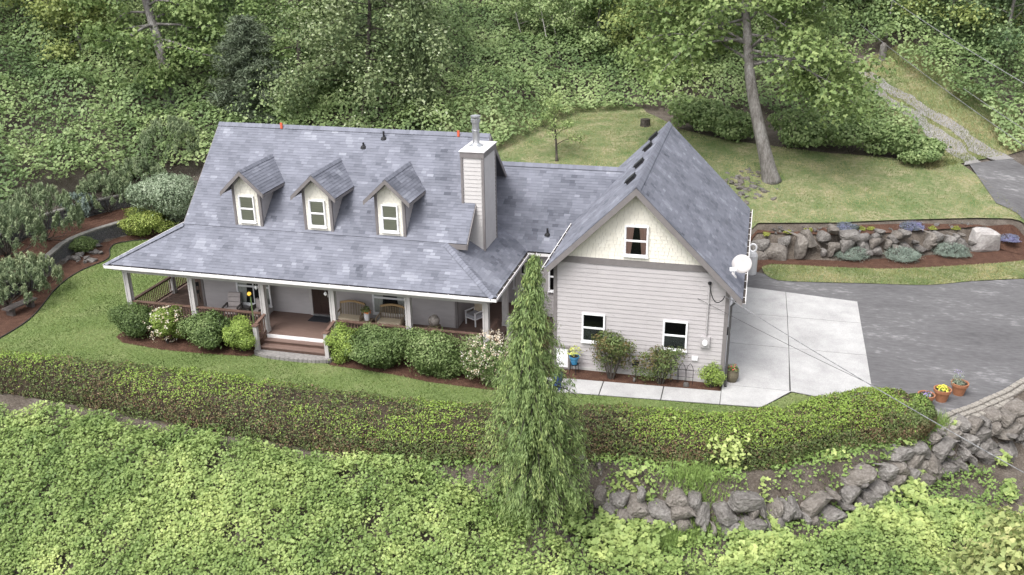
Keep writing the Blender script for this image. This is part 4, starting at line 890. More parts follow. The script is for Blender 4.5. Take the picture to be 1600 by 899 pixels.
for sx in (-1, 1):
    for sy in (-1, 1): MB().box((sx*.26, sy*.2, .2), (.045, .045, .4)).build('leg', M_wick, t, True)
x = atdeck(401, 468, .6); t = thing('porch_armchair', 'pale cushioned porch armchair partly hidden behind third porch post', 'chair', (x, .6, DK), -.2)
MB().box((0, -.03, .36), (.52, .56, .14)).build('seat_cushion', M_cush, t, True); MB().box((0, .27, .65), (.52, .13, .45)).build('back_cushion', M_cush, t, True); MB().box((0, 0, .2), (.56, .56, .18)).build('seat_frame', M_wick, t, True)
for s in (-1, 1): MB().box((s*.3, 0, .3), (.06, .58, .6)).build('armrest', M_wick, t, True)
x = -24.3; t = thing('folding_chair', 'thin black folding chair standing on left end of porch', 'chair', (x, 1.9, DK), .5)
MB().box((0, 0, .44), (.42, .42, .03)).build('seat', M_black, t, True); MB().box((0, .22, .75), (.42, .03, .2)).build('backrest', M_black, t, True)
for s in (-1, 1): MB().bar((s*.2, -.2, 0), (s*.2, .22, .85), .025).build('leg', M_black, t, True); MB().bar((s*.2, .2, 0), (s*.2, -.18, .44), .025).build('leg', M_black, t, True)
def glider(px, py, label):
    x = atdeck(px, py, .75); t = thing('wooden_bench', label, 'bench', (x, .75, DK)); w = 1.15
    MB().box((0, -.02, .44), (w-.1, .5, .09)).build('seat_cushion', M_beige, t, True); MB().box((0, 0, .37), (w, .52, .05)).build('seat', M_teakd, t, True)
    n = 14
    for k in range(n): xx = -w/2+.08+(w-.16)*k/(n-1); MB().bar((xx, .24, .42), (xx, .36, .98), .035, .025).build('slat', M_teakd, t, True)
    pts = [(-w/2, .36, .96), (-w/4, .37, 1.03), (0, .37, 1.06), (w/4, .37, 1.03), (w/2, .36, .96)]
    tr = MB(); P = np.array(catmull(pts, 5)); 
    tr.add(np.vstack([P+(0, -.03, -.04), P+(0, .03, -.04), P+(0, .03, .05), P+(0, -.03, .05)]), [(j*len(P)+i, j*len(P)+i+1, ((j+1) % 4)*len(P)+i+1, ((j+1) % 4)*len(P)+i) for i in range(len(P)-1) for j in range(4)]+[(0, len(P), 2*len(P), 3*len(P)), (len(P)-1, 2*len(P)-1, 3*len(P)-1, 4*len(P)-1)]); tr.build('top_rail', M_teak, t, True)
    for s in (-1, 1):
        MB().bar((s*w/2, -.24, .62), (s*w/2, .32, .68), .06, .035).build('armrest', M_teakd, t, True); MB().bar((s*w/2, -.24, 0), (s*w/2, -.24, .62), .05).build('leg', M_teakd, t, True); MB().bar((s*w/2, .24, 0), (s*w/2, .36, 1.0), .05).build('leg', M_teakd, t, True)
glider(545, 470, 'slatted teak bench with beige cushion just right of front door'); glider(609, 478, 'slatted teak bench with beige cushion in front of porch window')
x = atdeck(572, 480, .7); t = thing('side_table', 'small dark square side table between two teak benches', 'table', (x, .7, DK)); MB().box((0, 0, .40), (.5, .45, .05)).build('table_top', M_teakd, t, True)
for sx in (-1, 1):
    for sy in (-1, 1): MB().box((sx*.2, sy*.18, .19), (.05, .05, .38)).build('leg', M_teakd, t, True)
t = thing('flower_vase', 'white vase of orange flowers on porch side table', 'vase', (x, .7, DK+.426)); MB().lathe((x, .7, DK+.426), [(.11, 0), (.12, .1), (.12, .34), (.11, .36)], 16).build('vase', M_white, t); tuft(t, (x-.02, .68, DK+.85), .24, .24, 90, .11, L_pot); tuft(t, (x+.02, .66, DK+.8), .2, .12, 90, .1, F_org, 'blossoms')
x = atdeck(678, 500, .55); t = thing('pedestal', 'dark brown stepped pedestal under the porch ball ornament', 'pedestal', (x, .55, DK)); MB().box((x, .55, DK+.2), (.6, .5, .4)).build('lower_block', M_teakd, t); MB().box((x, .55, DK+.46), (.46, .42, .118)).build('upper_block', M_teakd, t)
M_ball = pmat('mottled_ball', (.12, .10, .09), (.5, .46, .42), 9, .4)
bm = bmesh.new(); bmesh.ops.create_uvsphere(bm, u_segments=24, v_segments=14, radius=.25); me = bpy.data.meshes.new('ornament_ball'); bm.to_mesh(me); bm.free(); me.polygons.foreach_set('use_smooth', [True]*len(me.polygons))
o = tag(link('ornament_ball', me, M_ball), 'mottled silver ball ornament on dark pedestal on porch', 'ornament'); o.location = (float(x), .55, DK+.519+.245)
x = atdeck(742, 490, 2.3); t = thing('garden_chair', 'white framed garden chair with grey cushion at right porch corner', 'chair', (x, 2.3, DK), -.5)
MB().box((0, 0, .42), (.55, .55, .13)).build('seat_cushion', M_cushg, t, True); MB().box((.02, .26, .76), (.5, .12, .48)).build('back_cushion', M_beige, t, True); MB().box((0, 0, .33), (.6, .58, .05)).build('seat_frame', M_white, t, True)
for sx in (-1, 1):
    for sy in (-1, 1): MB().box((sx*.29, sy*.27, .3), (.05, .05, .6)).build('leg', M_white, t, True)
    MB().box((sx*.29, 0, .62), (.06, .62, .04)).build('armrest', M_white, t, True)
M_mat = pmat('doormat', (.018, .02, .026), (.04, .042, .05), 40, .95, bump=.5, bscale=60)
tag(MB().b2((-18.1, .9, .552), (-17.15, 1.5, .572)).build('doormat', M_mat), 'dark doormat on deck in front of brown front door', 'doormat')
# garden stake with a metal sunflower by the stairs
sp = PY(398, 520, -1.0); t = thing('sunflower_stake', 'green metal stake topped with yellow sunflower left of porch steps', 'ornament', (sp[0], -1.0, .0))
MB().tube([(sp[0], -1.0, 0), (sp[0], -1.0, 2.45)], .016, 6).build('stake', pmat('green_metal', (.12, .17, .07), rough=.5), t); MB().tube([(sp[0]+.05, -1.0, 0.1), (sp[0]+.03, -1.0, 2.35)], .012, 6).build('stake', MATS['green_metal'], t); MB().tube([(sp[0], -1.02, 2.47), (sp[0], -1.07, 2.5)], .09, 10).build('flower_head', pmat('sunflower_yellow', (.55, .32, .03), rough=.6), t)
for x, lb in ((-19.55, 'small white hanging ornament under eave above third post'), (-16.35, 'small white hanging ornament under eave above fourth post')):
    t = thing('hanging_ornament', lb, 'ornament', (x, -.62, 2.6)); MB().tube([(x, -.62, 2.78), (x, -.62, 2.7)], .008, 6).build('hook', M_metal, t); MB().lathe((x, -.62, 2.52), [(.02, 0), (.07, .06), (.06, .13), (.02, .18)], 10).build('globe', M_white, t)
# ================================================================ wires, stumps
M_wire = pmat('cable_grey', (.09, .09, .095), (.3, .3, .31), 8, .5, stretch=(1, 1, 1)); M_wire2 = pmat('cable_dark', (.05, .05, .052), rough=.6)
def raypt(px, py, d): r = ray(px, py); r = r/FPX; return CAM+r*d
def wire(label, pts, r, mat=M_wire, sag=.25):
    a, b = np.array(pts[0], float), np.array(pts[1], float); t_ = np.linspace(0, 1, 24); P = a+(b-a)*t_[:, None]; P[:, 2] -= sag*4*t_*(1-t_)
    return tag(MB().tube(P, r, 6).build('overhead_wire', mat), label, 'wire')
wire('pale twisted service cable from garage eave to lower right corner', (np.array((-.14, -.2, 3.8)), raypt(1660, 772, 27)), .015, sag=.12)
wire('thin dark cable from garage wall down behind the hedge', (np.array((-1.15, -.05, 3.55)), np.array((5.4, -.6, .9))), .008, M_wire2, .05)
wire('uppermost overhead wire crossing top right corner', (raypt(1330, -46, 75), raypt(1680, 176, 50)), .022, sag=.3)
wire('middle overhead wire above the gravel track', (raypt(1385, 47, 75), raypt(1680, 252, 50)), .018, sag=.3)
wire('lowest overhead wire above the gravel track', (raypt(1300, 2, 75), raypt(1680, 282, 50)), .018, sag=.3)
M_bark = groundmat('grey_bark', [(.08, .072, .064), (.18, .168, .158), (.32, .31, .30)], 1.5, 8, .5, 1., 14, stretch=(1.6, 1.6, .5), bd=.06)
M_barkd = groundmat('dark_bark', [(.03, .026, .022), (.06, .052, .045), (.11, .098, .085)], 2, 10, .5, 1., 18, stretch=(1.6, 1.6, .5), bd=.05)
p = PG(1008, 198); tag(MB().lathe(p-(0, 0, .1), [(.42, 0), (.34, .25), (.33, .62), (.25, .63)], 12).build('tree_stump', M_barkd), 'short dark tree stump on back lawn behind garage ridge', 'stump')
p = PG(1378, 96); tag(MB().lathe(p-(0, 0, .2), [(.28, 0), (.24, .5), (.26, 1.3), (.1, 1.5)], 9).build('tree_stump', M_bark), 'pale broken snag beside the gravel track', 'stump')
# ================================================================ vegetation
L_hill = leafmat('bramble_leaf', [(.06, .098, .036), (.105, .156, .056), (.155, .214, .08), (.235, .29, .125)], .36)
L_ald = [leafmat('alder_leaf', [(.075, .10, .03), (.13, .165, .045), (.19, .225, .065), (.27, .30, .10)], .36), leafmat('dark_alder_leaf', [(.045, .08, .034), (.08, .125, .05), (.115, .165, .07), (.17, .22, .10)], .32), L_hill]
L_fore = leafmat('thimbleberry_leaf', [(.068, .113, .028), (.124, .181, .047), (.19, .25, .073), (.29, .338, .108)], .3)
L_hedge = leafmat('hedge_leaf', [(.17, .095, .06), (.12, .085, .045), (.07, .095, .032), (.10, .145, .038), (.185, .27, .035)], .24)
L_weed = leafmat('weed_leaf', [(.06, .10, .025), (.11, .17, .04), (.17, .24, .06)])
L_map = leafmat('maple_leaf', [(.06, .10, .03), (.105, .155, .045), (.155, .21, .068), (.22, .27, .10)], .35)
L_bir = leafmat('birch_leaf', [(.055, .085, .035), (.10, .135, .055), (.15, .185, .08), (.32, .35, .24)], .3)
L_pine = leafmat('pine_needle', [(.04, .055, .034), (.065, .085, .052), (.11, .13, .08)], .08)
L_ced = leafmat('cedar_spray', [(.035, .055, .024), (.065, .092, .035), (.105, .135, .052)], .1)
L_cyp = leafmat('cypress_spray', [(.055, .09, .03), (.10, .15, .05), (.155, .21, .068), (.24, .285, .09)], .28)
L_grass = leafmat('grass_blade', [(.06, .09, .02), (.10, .14, .032), (.17, .19, .07)], .2)
L_dry = leafmat('dry_grass_blade', [(.09, .12, .035), (.16, .165, .06), (.26, .22, .11)], .2)
def inview(P, m=.12):
    q = proj(P); return (q[:, 2] > 5) & (q[:, 0] > -1600*m) & (q[:, 0] < 1600*(1+m)) & (q[:, 1] > -899*(m*.5+.02)) & (q[:, 1] < 899*(1+m+.1))
def field(name, label, cat, n, xr_, yr_, mask, height, leaf, mat, depth=.45, tri=False, aspect=.75, tilt=.55, up=(0, 0, 1), hue=(.5, 1.1), chunk=None, clump=1.1):
    x = RNG.uniform(*xr_, n); y = RNG.uniform(*yr_, n); k = mask(x, y); x, y = x[k], y[k]; z0 = TH(x, y); P0 = np.stack([x, y, z0+.5], 1); k = inview(P0); x, y, z0 = x[k], y[k], z0[k]
    c = height(x, y); u = RNG.random(len(x))**1.6; z = z0+np.maximum(c*(1-depth*u)-.0, .03)
    N = np.stack([RNG.normal(size=len(x))*tilt, RNG.normal(size=len(x))*tilt-.25, np.ones(len(x))], 1)
    e = .35; gx = (height(x+e, y)-height(x-e, y))/(2*e); gy = (height(x, y+e)-height(x, y-e))/(2*e); N[:, 0] -= gx*.8; N[:, 1] -= gy*.8
    r = hue[0]+hue[1]*(fbm(x*.35, y*.35, 3, 3)-.5)+.36*(RNG.random(len(x))-.5)+.5*(noise3(x*1.6, y*1.6, 6)-.5)
    o = leaves(name, np.stack([x, y, z], 1), N, leaf*RNG.uniform(.55, 1.5, len(x)), r, mat, None, aspect, tri=tri)
    return tag(o, label, cat, kind='stuff')
_tr = [tuple(p) for p in TRACK]
# --- brambles on the hill behind
def hill_mask(x, y):
    d = poly_dist(x, y, FOOT); out = ~inside(x, y, PAD); keep = np.where(x < -27, d > 3.6, d > .15) & out
    tr = poly_dist(x, y, _tr); keep &= tr > 1.5+.8*noise3(x*.5, y*.5, 1)
    g = fbm(x*.28, y*.28, 7, 2); keep &= RNG.random(len(x)) < np.clip(.8+2.2*(g-.36), .55, 1); return keep
def hill_h(x, y):
    d = poly_dist(x, y, FOOT); return (.35+2.6*np.maximum(fbm(x*.30, y*.30, 1, 3)-.22, 0)+.75*noise3(x*1.05, y*1.05, 2)+.22*noise3(x*2.6, y*2.6, 4))*(.45+.55*sstep(0, 2.5, d))
field('brambles', 'dense green bramble thicket covering the hillside behind the house', 'brambles', 1200000, (-85, 50), (-8, 78), hill_mask, hill_h, .215, L_hill, .34, hue=(.5, 1.3), tilt=.42)
field('brambles_tall', 'pale leafy saplings and brush standing up from the bramble hillside', 'brush', 260000, (-85, 50), (8, 78), lambda x, y: hill_mask(x, y) & (fbm(x*.22, y*.22, 21, 2) > .50) & (poly_dist(x, y, FOOT) > 3), lambda x, y: hill_h(x, y)+2.6*sstep(.48, .75, fbm(x*.22, y*.22, 21, 2)), .22, L_hill, .75, hue=(.62, 1.0))
# bramble bank along the lawn edge on the right
# --- thimbleberry slope in the foreground
_mx = [-45, -27, -24, -19, -12, -8.6, -6, -3, 1, 4.2, 6.2, 8.3, 10.5, 13, 18, 30]; _my = [.9, .75, .3, .0, .0, .3, 2.0, 2.6, 1.9, 1.5, 1.7, 2.5, 3.5, 4.9, 7, 12]
def fore_d(x, y): return np.where(y < np.interp(x, _fx, _fy), poly_dist(x, y, FRONT), -1)
def fore_mask(x, y):
    d = fore_d(x, y)-np.interp(x, _mx, _my)-1.1*(fbm(x*.7, y*.7, 4, 2)-.5)
    thin = sstep(-7.6, -5.8, x)*(1-sstep(-.5, 3.0, x))*(1-sstep(2.6, 4.4, fore_d(x, y)))
    return (d > 0) & ((fbm(x*1.7, y*1.7, 14, 2) > .31) | (RNG.random(len(x)) < .3)) & (RNG.random(len(x)) < np.clip(.35+d*1.4, 0, 1)*(1-.86*thin*(fbm(x*1.1, y*1.1, 9, 2) < .58)))
def fore_h(x, y):
    d = fore_d(x, y)-np.interp(x, _mx, _my); return (.25+.75*fbm(x*.6, y*.6, 1, 3)+.25*noise3(x*2.2, y*2.2, 2)+.16*noise3(x*4.6, y*4.6, 3))*(.45+.55*sstep(0, 1.2, d))
field('thimbleberry_thicket', 'bright green leafy thicket covering the slope in the foreground', 'brambles', 1180000, (-38, 20), (-19, 8), fore_mask, fore_h, .094, L_fore, .5, aspect=.9, hue=(.54, .8))
# weeds on the bank between hedge and boulders and among them
def weed_mask(x, y):
    hf = np.interp(x, [p[0] for p in HEDGE_F], [p[1] for p in HEDGE_F]); d = fore_d(x, y)
    return (y < hf+.3) & (d < np.interp(x, _mx, _my)+.9) & (d < 2.6) & (x > -24) & (fbm(x*.9, y*.9, 12, 2) > np.interp(x, [-24, -12, -8, -3, 3, 6, 9, 14], [.54, .48, .32, .22, .16, .24, .44, .50]))
field('weeds', 'low green weeds growing under the hedge and between boulders', 'weeds', 80000, (-24, 14), (-11, 4), weed_mask, lambda x, y: .10+.22*noise3(x*1.5, y*1.5, 3), .11, L_weed, .7, tri=True, aspect=.8, hue=(.5, .9))
field('creepers', 'bright leafy sprays creeping over the boulder wall', 'weeds', 60000, (-4.5, 13), (-10, 4), lambda x, y: (fore_d(x, y) > -.5) & (fore_d(x, y) < np.interp(x, _mx, _my)+.6) & (fbm(x*.8, y*.8, 33, 2) > .46+.14*sstep(8, 10, x)) & (fore_d(x, y) > .12), lambda x, y: .28+.35*noise3(x*1.5, y*1.5, 5), .17, L_fore, .7, tri=True, aspect=.95, hue=(.6, .7))
# grass blades: lawns
def blades(name, label, n, poly, mat, hgt, dz=.0, hue=.5):
    xs_, ys_ = [p[0] for p in poly], [p[1] for p in poly]; x = RNG.uniform(min(xs_), max(xs_), n); y = RNG.uniform(min(ys_), max(ys_), n); k = inside(x, y, poly); x, y = x[k], y[k]; z = TH(x, y)+dz
    P = np.stack([x, y, z], 1); k = inview(P); P = P[k]; m_ = len(P); a = RNG.uniform(0, 6.28, m_); h_ = hgt*RNG.uniform(.5, 1.4, m_)*(.7+.6*fbm(P[:, 0]*.8, P[:, 1]*.8, 2, 2)); w = .012+.012*RNG.random(m_)
    t = np.stack([np.cos(a)*w, np.sin(a)*w, 0*a], 1); tip = P+np.stack([RNG.normal(size=m_)*.45*h_, RNG.normal(size=m_)*.45*h_, h_], 1)
    V = np.stack([P-t, P+t, tip], 1).reshape(-1, 3); r = hue+1.9*(fbm(P[:, 0]*.55, P[:, 1]*.55, 8, 3)-.5)+.4*(RNG.random(m_)-.5)
    return tag(link(name, np_mesh(name, V, 3, r), mat), label, 'grass', kind='stuff')
blades('grass', 'short mown grass of the front lawn', 260000, lawn_poly, L_grass, .05, .01)
blades('grass', 'short dry grass of the sloping back lawn', 110000, back_lawn, L_dry, .08, .04)
blades('grass', 'narrow strip of patchy grass between driveway and bark bed', 90000, strip_poly, L_dry, .06, .03)
blades('grass', 'rough grass along the gravel track', 60000, verge, L_dry, .14, .04)
def tuftgrass(label, px, py, n, r, h_):
    p = PG(px, py); P = p+np.concatenate([RNG.normal(size=(n, 2))*r, np.zeros((n, 1))], 1); P[:, 2] = TH(P[:, 0], P[:, 1])-.02; a = RNG.uniform(0, 6.28, n); t = np.stack([np.cos(a), np.sin(a), 0*a], 1)*.016; L = h_*RNG.uniform(.5, 1.2, n)
    o1 = np.concatenate([RNG.normal(size=(n, 2))*.22, np.ones((n, 1))], 1)*L[:, None]; tip = P+o1+np.concatenate([RNG.normal(size=(n, 2))*.25, np.zeros((n, 1))], 1)*L[:, None]
    tag(link('grass_clump', np_mesh('grass_clump', np.stack([P-t, P+t, tip], 1).reshape(-1, 3), 3, .5+.5*RNG.random(n)), L_weed), label, 'grass', kind='stuff')
tuftgrass('long grass under the left side of the weeping tree', 795, 812, 1500, .5, .32); tuftgrass('long grass clump in front of boulders in the clearing', 1085, 800, 1800, .5, .45); tuftgrass('grass clump low on the clearing below the boulders', 1045, 850, 900, .3, .45); tuftgrass('grass at right end of the clipped hedge', 1455, 668, 1400, .35, .4)
# --- clipped hedge
hb, hf = catmull(HEDGE_B, 10), catmull(HEDGE_F, 10)
hedge = thing('hedge', 'long clipped low hedge with bright green and bronze leaves along lawn', 'hedge', (-10, -6.5, 0))
prof = np.array([(.0, 0.), (-.01, .45), (.02, .85), (.12, 1.0), (.40, 1.02), (.66, .96), (.86, .74), (.98, .42), (1.04, .08), (1.0, -.28)])
ns = len(hb); tt = np.linspace(0, 1, ns)
def hedge_pt(s, q, infl=1.):
    bx_ = np.interp(s, tt, hb[:, 0]); by2 = np.interp(s, tt, hb[:, 1]); fx_ = np.interp(s, tt, hf[:, 0]); fy_ = np.interp(s, tt, hf[:, 1]); qi = np.linspace(0, 1, len(prof)); w = np.interp(q, qi, prof[:, 0]); z = np.interp(q, qi, prof[:, 1])
    H = np.interp(bx_, [-40, -28, -20, -10, 0, 5.5, 7], [1.35, 1.38, 1.38, 1.3, 1.22, 1.3, 1.05]); w = .5+(w-.5)*infl; return np.stack([bx_+(fx_-bx_)*w, by2+(fy_-by2)*w, z*H*(1 if infl == 1 else .9)], -1)
S_, Q_ = np.meshgrid(np.linspace(0, 1, 120), np.linspace(0, 1, 14), indexing='ij'); G = hedge_pt(S_.ravel(), Q_.ravel(), .80)
M_twig = groundmat('hedge_twigs', [(.02, .015, .011), (.045, .034, .024), (.08, .06, .045)], 6, 25, .6, 1., 30)
c_ = MB(); c_.add(G, [(i*14+j, (i+1)*14+j, (i+1)*14+j+1, i*14+j+1) for i in range(119) for j in range(13)]); c_.build('branches', M_twig, hedge)
n = 125000; s = RNG.random(n); q = RNG.beta(1.25, 1., n); 
P = hedge_pt(s, q); e = .01; dS = hedge_pt(np.minimum(s+e, 1), q)-hedge_pt(np.maximum(s-e, 0), q); dQ = hedge_pt(s, np.minimum(q+e, 1))-hedge_pt(s, np.maximum(q-e, 0)); N = unit(np.cross(dS, dQ)); N = np.where((N[:, 2:] < 0) & (q[:, None] < .8) & (q[:, None] > .15), -N, N); N = np.where((N[:, 1:2] > 0) & (q[:, None] >= .8), -N, N)
k = inview(P, .1); P, N, s, q = P[k], N[k], s[k], q[k]; lump = fbm(P[:, 0]*.9, P[:, 1]*.9, P[:, 2]*1.2, 3)-.5; P = P+N*(lump*.5-.10*RNG.random(len(P)))[:, None]**1
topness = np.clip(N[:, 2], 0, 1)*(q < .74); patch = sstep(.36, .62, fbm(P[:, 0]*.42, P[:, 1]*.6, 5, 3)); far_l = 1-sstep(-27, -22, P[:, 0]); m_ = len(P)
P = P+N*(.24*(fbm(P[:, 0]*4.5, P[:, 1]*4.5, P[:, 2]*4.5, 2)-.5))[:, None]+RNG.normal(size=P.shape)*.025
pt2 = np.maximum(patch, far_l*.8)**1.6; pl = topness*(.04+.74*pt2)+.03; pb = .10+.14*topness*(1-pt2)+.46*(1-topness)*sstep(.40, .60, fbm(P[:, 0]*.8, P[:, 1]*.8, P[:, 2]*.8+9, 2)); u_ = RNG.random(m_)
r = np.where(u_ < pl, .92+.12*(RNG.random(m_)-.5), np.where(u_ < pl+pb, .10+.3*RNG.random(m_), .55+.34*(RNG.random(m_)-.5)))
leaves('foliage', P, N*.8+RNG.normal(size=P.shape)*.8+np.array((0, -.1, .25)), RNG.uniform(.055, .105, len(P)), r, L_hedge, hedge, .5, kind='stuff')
# end cap of the hedge on the right
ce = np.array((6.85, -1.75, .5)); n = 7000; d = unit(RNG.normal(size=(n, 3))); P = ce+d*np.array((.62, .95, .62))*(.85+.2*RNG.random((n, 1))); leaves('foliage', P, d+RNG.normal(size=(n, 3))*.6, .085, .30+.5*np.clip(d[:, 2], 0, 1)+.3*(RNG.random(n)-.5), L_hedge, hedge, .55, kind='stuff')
# young maple shoots poking through the hedge
def shoots(label, px, py, y, r, n):
    p = PY(px, py, y); t = thing('maple_seedling', label, 'sapling', (p[0], y, max(0, p[2]-.9))); MB().tube([(p[0], y, max(-.3, p[2]-.9)), (p[0]+.05, y-.05, p[2])], .012, 5).build('stem', M_barkd, t)
    d = RNG.normal(size=(n, 3))*np.array((r, r*.5, r*.9)); leaves('foliage', np.array((p[0], y-.1, p[2]))+d, np.array((0, -.5, 1))+RNG.normal(size=(n, 3))*.5, .15, .75+.3*RNG.random(n), L_fore, t, .95, tri=True, kind='stuff')
shoots('pale green maple seedling rising through hedge front above boulders', 1138, 703, -6.1, .30, 150); shoots('small pale maple sprig on hedge top right of weeping tree', 975, 662, -5.6, .16, 40); shoots('small pale maple sprig on hedge top near garage path', 1046, 658, -5.2, .14, 34); shoots('bright fern like sprig under hedge right end', 1310, 712, -4.6, .16, 50)
# --- shrubs
def shrub(name, label, cat, base, rx, ry, h, n, leaf, cols, aspect=.5, hue=.5, lump=.28, zc=.52, spread=.55, group=None, flowers=None, fn=0, fs=.07, shell=.42, up=.35, stems=5, trans=.2, matname=None, tri=False, core=.62):
    key = 'leaf_'+label.replace(' ', '_')[:40]; mat = cols if not isinstance(cols, list) else leafmat(key, cols, trans); base = np.array(base, float); t = thing(name, label, cat, tuple(base), 0, group); c = base+(0, 0, h*zc)
    R3 = np.array((rx, ry, h*(1-zc))); nl_ = 13; lc = unit(RNG.normal(size=(nl_, 3)))*RNG.uniform(.45, .86, (nl_, 1)); lc[0] = 0; lr = RNG.uniform(.24, .50, nl_)*(.8+lump); lr[0] = core
    w_ = lr**2; j = RNG.choice(nl_, n*2, p=w_/w_.sum()); d = unit(RNG.normal(size=(n*2, 3))); u = 1-shell*RNG.random(n*2)**1.7; wob_ = 1+.30*(fbm(d[:, 0]*3+j*5, d[:, 1]*3, d[:, 2]*3+base[0], 2)-.5)+np.where(RNG.random(n*2) < .13, .42*RNG.random(n*2), 0)
    Q = lc[j]+d*(lr[j]*u*wob_)[:, None]; deep = np.zeros(n*2, bool)
    for i_ in range(nl_): deep |= (i_ != j) & (((Q-lc[i_])**2).sum(1) < (lr[i_]*.62)**2)
    Q, d = Q[~deep][:n], d[~deep][:n]; n = len(Q); P = Q*R3; d = unit(d+.5*unit(Q)); lo = P[:, 2] < 0; P[lo, 2] *= zc/(1-zc)*.92; P += c; P[:, 2] = np.maximum(P[:, 2], base[2]+.04)
    N = d/R3*min(R3)+np.array((0, 0, up))+RNG.normal(size=(n, 3))*spread; r = hue+.75*(fbm(P[:, 0]*2.2, P[:, 1]*2.2, P[:, 2]*2.2, 2)-.5)+.5*(RNG.random(n)-.5)
    leaves('foliage', P, N, leaf*RNG.uniform(.7, 1.3, n), r, mat, t, aspect, kind='stuff', tri=tri)
    for k in range(stems):
        a = k*2.4; MB().tube([base+(.08*math.cos(a), .08*math.sin(a), -.05), base+(rx*.35*math.cos(a), ry*.35*math.sin(a), h*.45), base+(rx*.6*math.cos(a), ry*.6*math.sin(a), h*.75)], [.03, .02, .008], 6).build('stem', M_barkd, t)
    if flowers is not None:
        d = unit(RNG.normal(size=(fn, 3))+np.array((0, -.35, .55))); cc = c+d*R3*RNG.uniform(.84, 1.02, (fn, 1)); j = RNG.integers(0, fn, fn*9); P = cc[j]+RNG.normal(size=(fn*9, 3))*.05+d[j]*.02; P[:, 2] = np.maximum(P[:, 2], base[2]+.1); leaves('blossoms', P, d[j]+RNG.normal(size=P.shape)*.5, fs, RNG.random(len(P)), flowers, t, .8, kind='stuff')
    return t
G_dark = [(.025, .042, .016), (.05, .078, .026), (.085, .118, .042), (.15, .185, .08)]; G_lime = [(.08, .12, .02), (.14, .20, .035), (.21, .28, .05), (.28, .34, .08)]; G_mid = [(.035, .06, .018), (.065, .10, .028), (.10, .145, .045), (.17, .21, .085)]
GB = 'shrubs along the porch'
shrub('shrub', 'rounded dark green clipped bush at left porch corner', 'bush', (-25.3, -1.3, 0), 1.08, .86, 1.62, 13000, .08, G_mid, hue=.4, lump=.2, core=.85)
shrub('flowering_shrub', 'cream flowered pieris bush second from left below porch', 'bush', (-23.6, -1.5, 0), .88, .85, 1.72, 7000, .09, G_lime, .4, .3, flowers=F_wht, fn=55)
shrub('shrub', 'large rhododendron bush left of steps with broad green leaves', 'bush', (-21.75, -1.5, 0), 1.42, 1.0, 1.88, 12000, .12, G_mid, .42, .5, .32)
shrub('shrub', 'bright yellow green bush against left side of porch steps', 'bush', (-20.0, -1.5, 0), .80, .7, 1.45, 9500, .075, G_lime, .55, .45, .25, core=.8)
shrub('shrub', 'bright lime bush tip beside right newel of porch steps', 'bush', (-15.3, -1.4, 0), .8, .75, 1.6, 8500, .075, G_lime, .55, .4, .25, core=.75)
shrub('shrub', 'wide dark green bush right of steps under teak benches', 'bush', (-13.75, -1.5, 0), 1.62, .98, 1.78, 17000, .095, G_mid, .5, .5, .25, core=.8)
shrub('shrub', 'tall leafy bush with reddish inner twigs below porch ball ornament', 'bush', (-11.25, -1.7, 0), 1.42, 1.1, 1.98, 15000, .105, G_mid, .5, .62, .28, core=.8)
shrub('flowering_shrub', 'pieris bush covered in white and cream blossom by porch corner', 'bush', (-9.0, -1.65, 0), 1.2, 1.1, 1.95, 7500, .10, G_mid, .35, .6, flowers=F_wht, fn=190, fs=.065)
PH = [(.16, .05, .03), (.11, .085, .03), (.06, .09, .025), (.11, .15, .045)]
shrub('shrub', 'red tipped photinia bush in front of left garage window', 'bush', (-4.3, -.52, 0), .98, .5, 1.95, 3800, .085, PH, .5, .62, .35, zc=.66, shell=.6, stems=9)
shrub('shrub', 'sparse red tipped photinia bush below right garage window', 'bush', (-2.35, -.52, 0), 1.0, .48, 1.75, 2700, .085, PH, .5, .55, .4, zc=.68, shell=.7, stems=9)
shrub('shrub', 'small loose yellow green shrub at garage corner', 'bush', (-.42, -.36, 0), .55, .38, 1.1, 1900, .07, G_lime, .5, .3, .35, shell=.7)
# left bed
SIL = [(.07, .10, .055), (.12, .16, .095), (.18, .22, .145), (.27, .31, .22)]
def lz(px, py, z): p = PZ(px, py, z); return (p[0], p[1], float(TH(p[0], p[1])))
b = (-34.2, 14.6, float(TH(-34.2, 14.6))); shrub('silver_shrub', 'tall pale silver leaved shrub beside left end of house', 'bush', (-33.0, 13.0, 0.0), 2.25, 2.0, 3.9, 15000, .14, SIL, .5, .5, .35, zc=.62)
shrub('shrub', 'mounded yellow green shrub under silver shrub by block wall', 'bush', (-33.7, 11.6, 0.0), 1.8, 1.25, 1.55, 9000, .11, [(.06, .09, .015), (.12, .16, .03), (.2, .24, .05), (.28, .31, .08)], .5, .5, .3)
p = PZ(122, 396, 0); shrub('shrub', 'small rounded dark bush among pale stones on left bed', 'bush', (p[0]+.2, p[1]+.2, 0), .82, .7, .95, 6000, .075, G_mid, .5, .5, .15, core=.9)
PN = [(.042, .066, .032), (.075, .108, .05), (.12, .155, .078), (.21, .24, .13)]
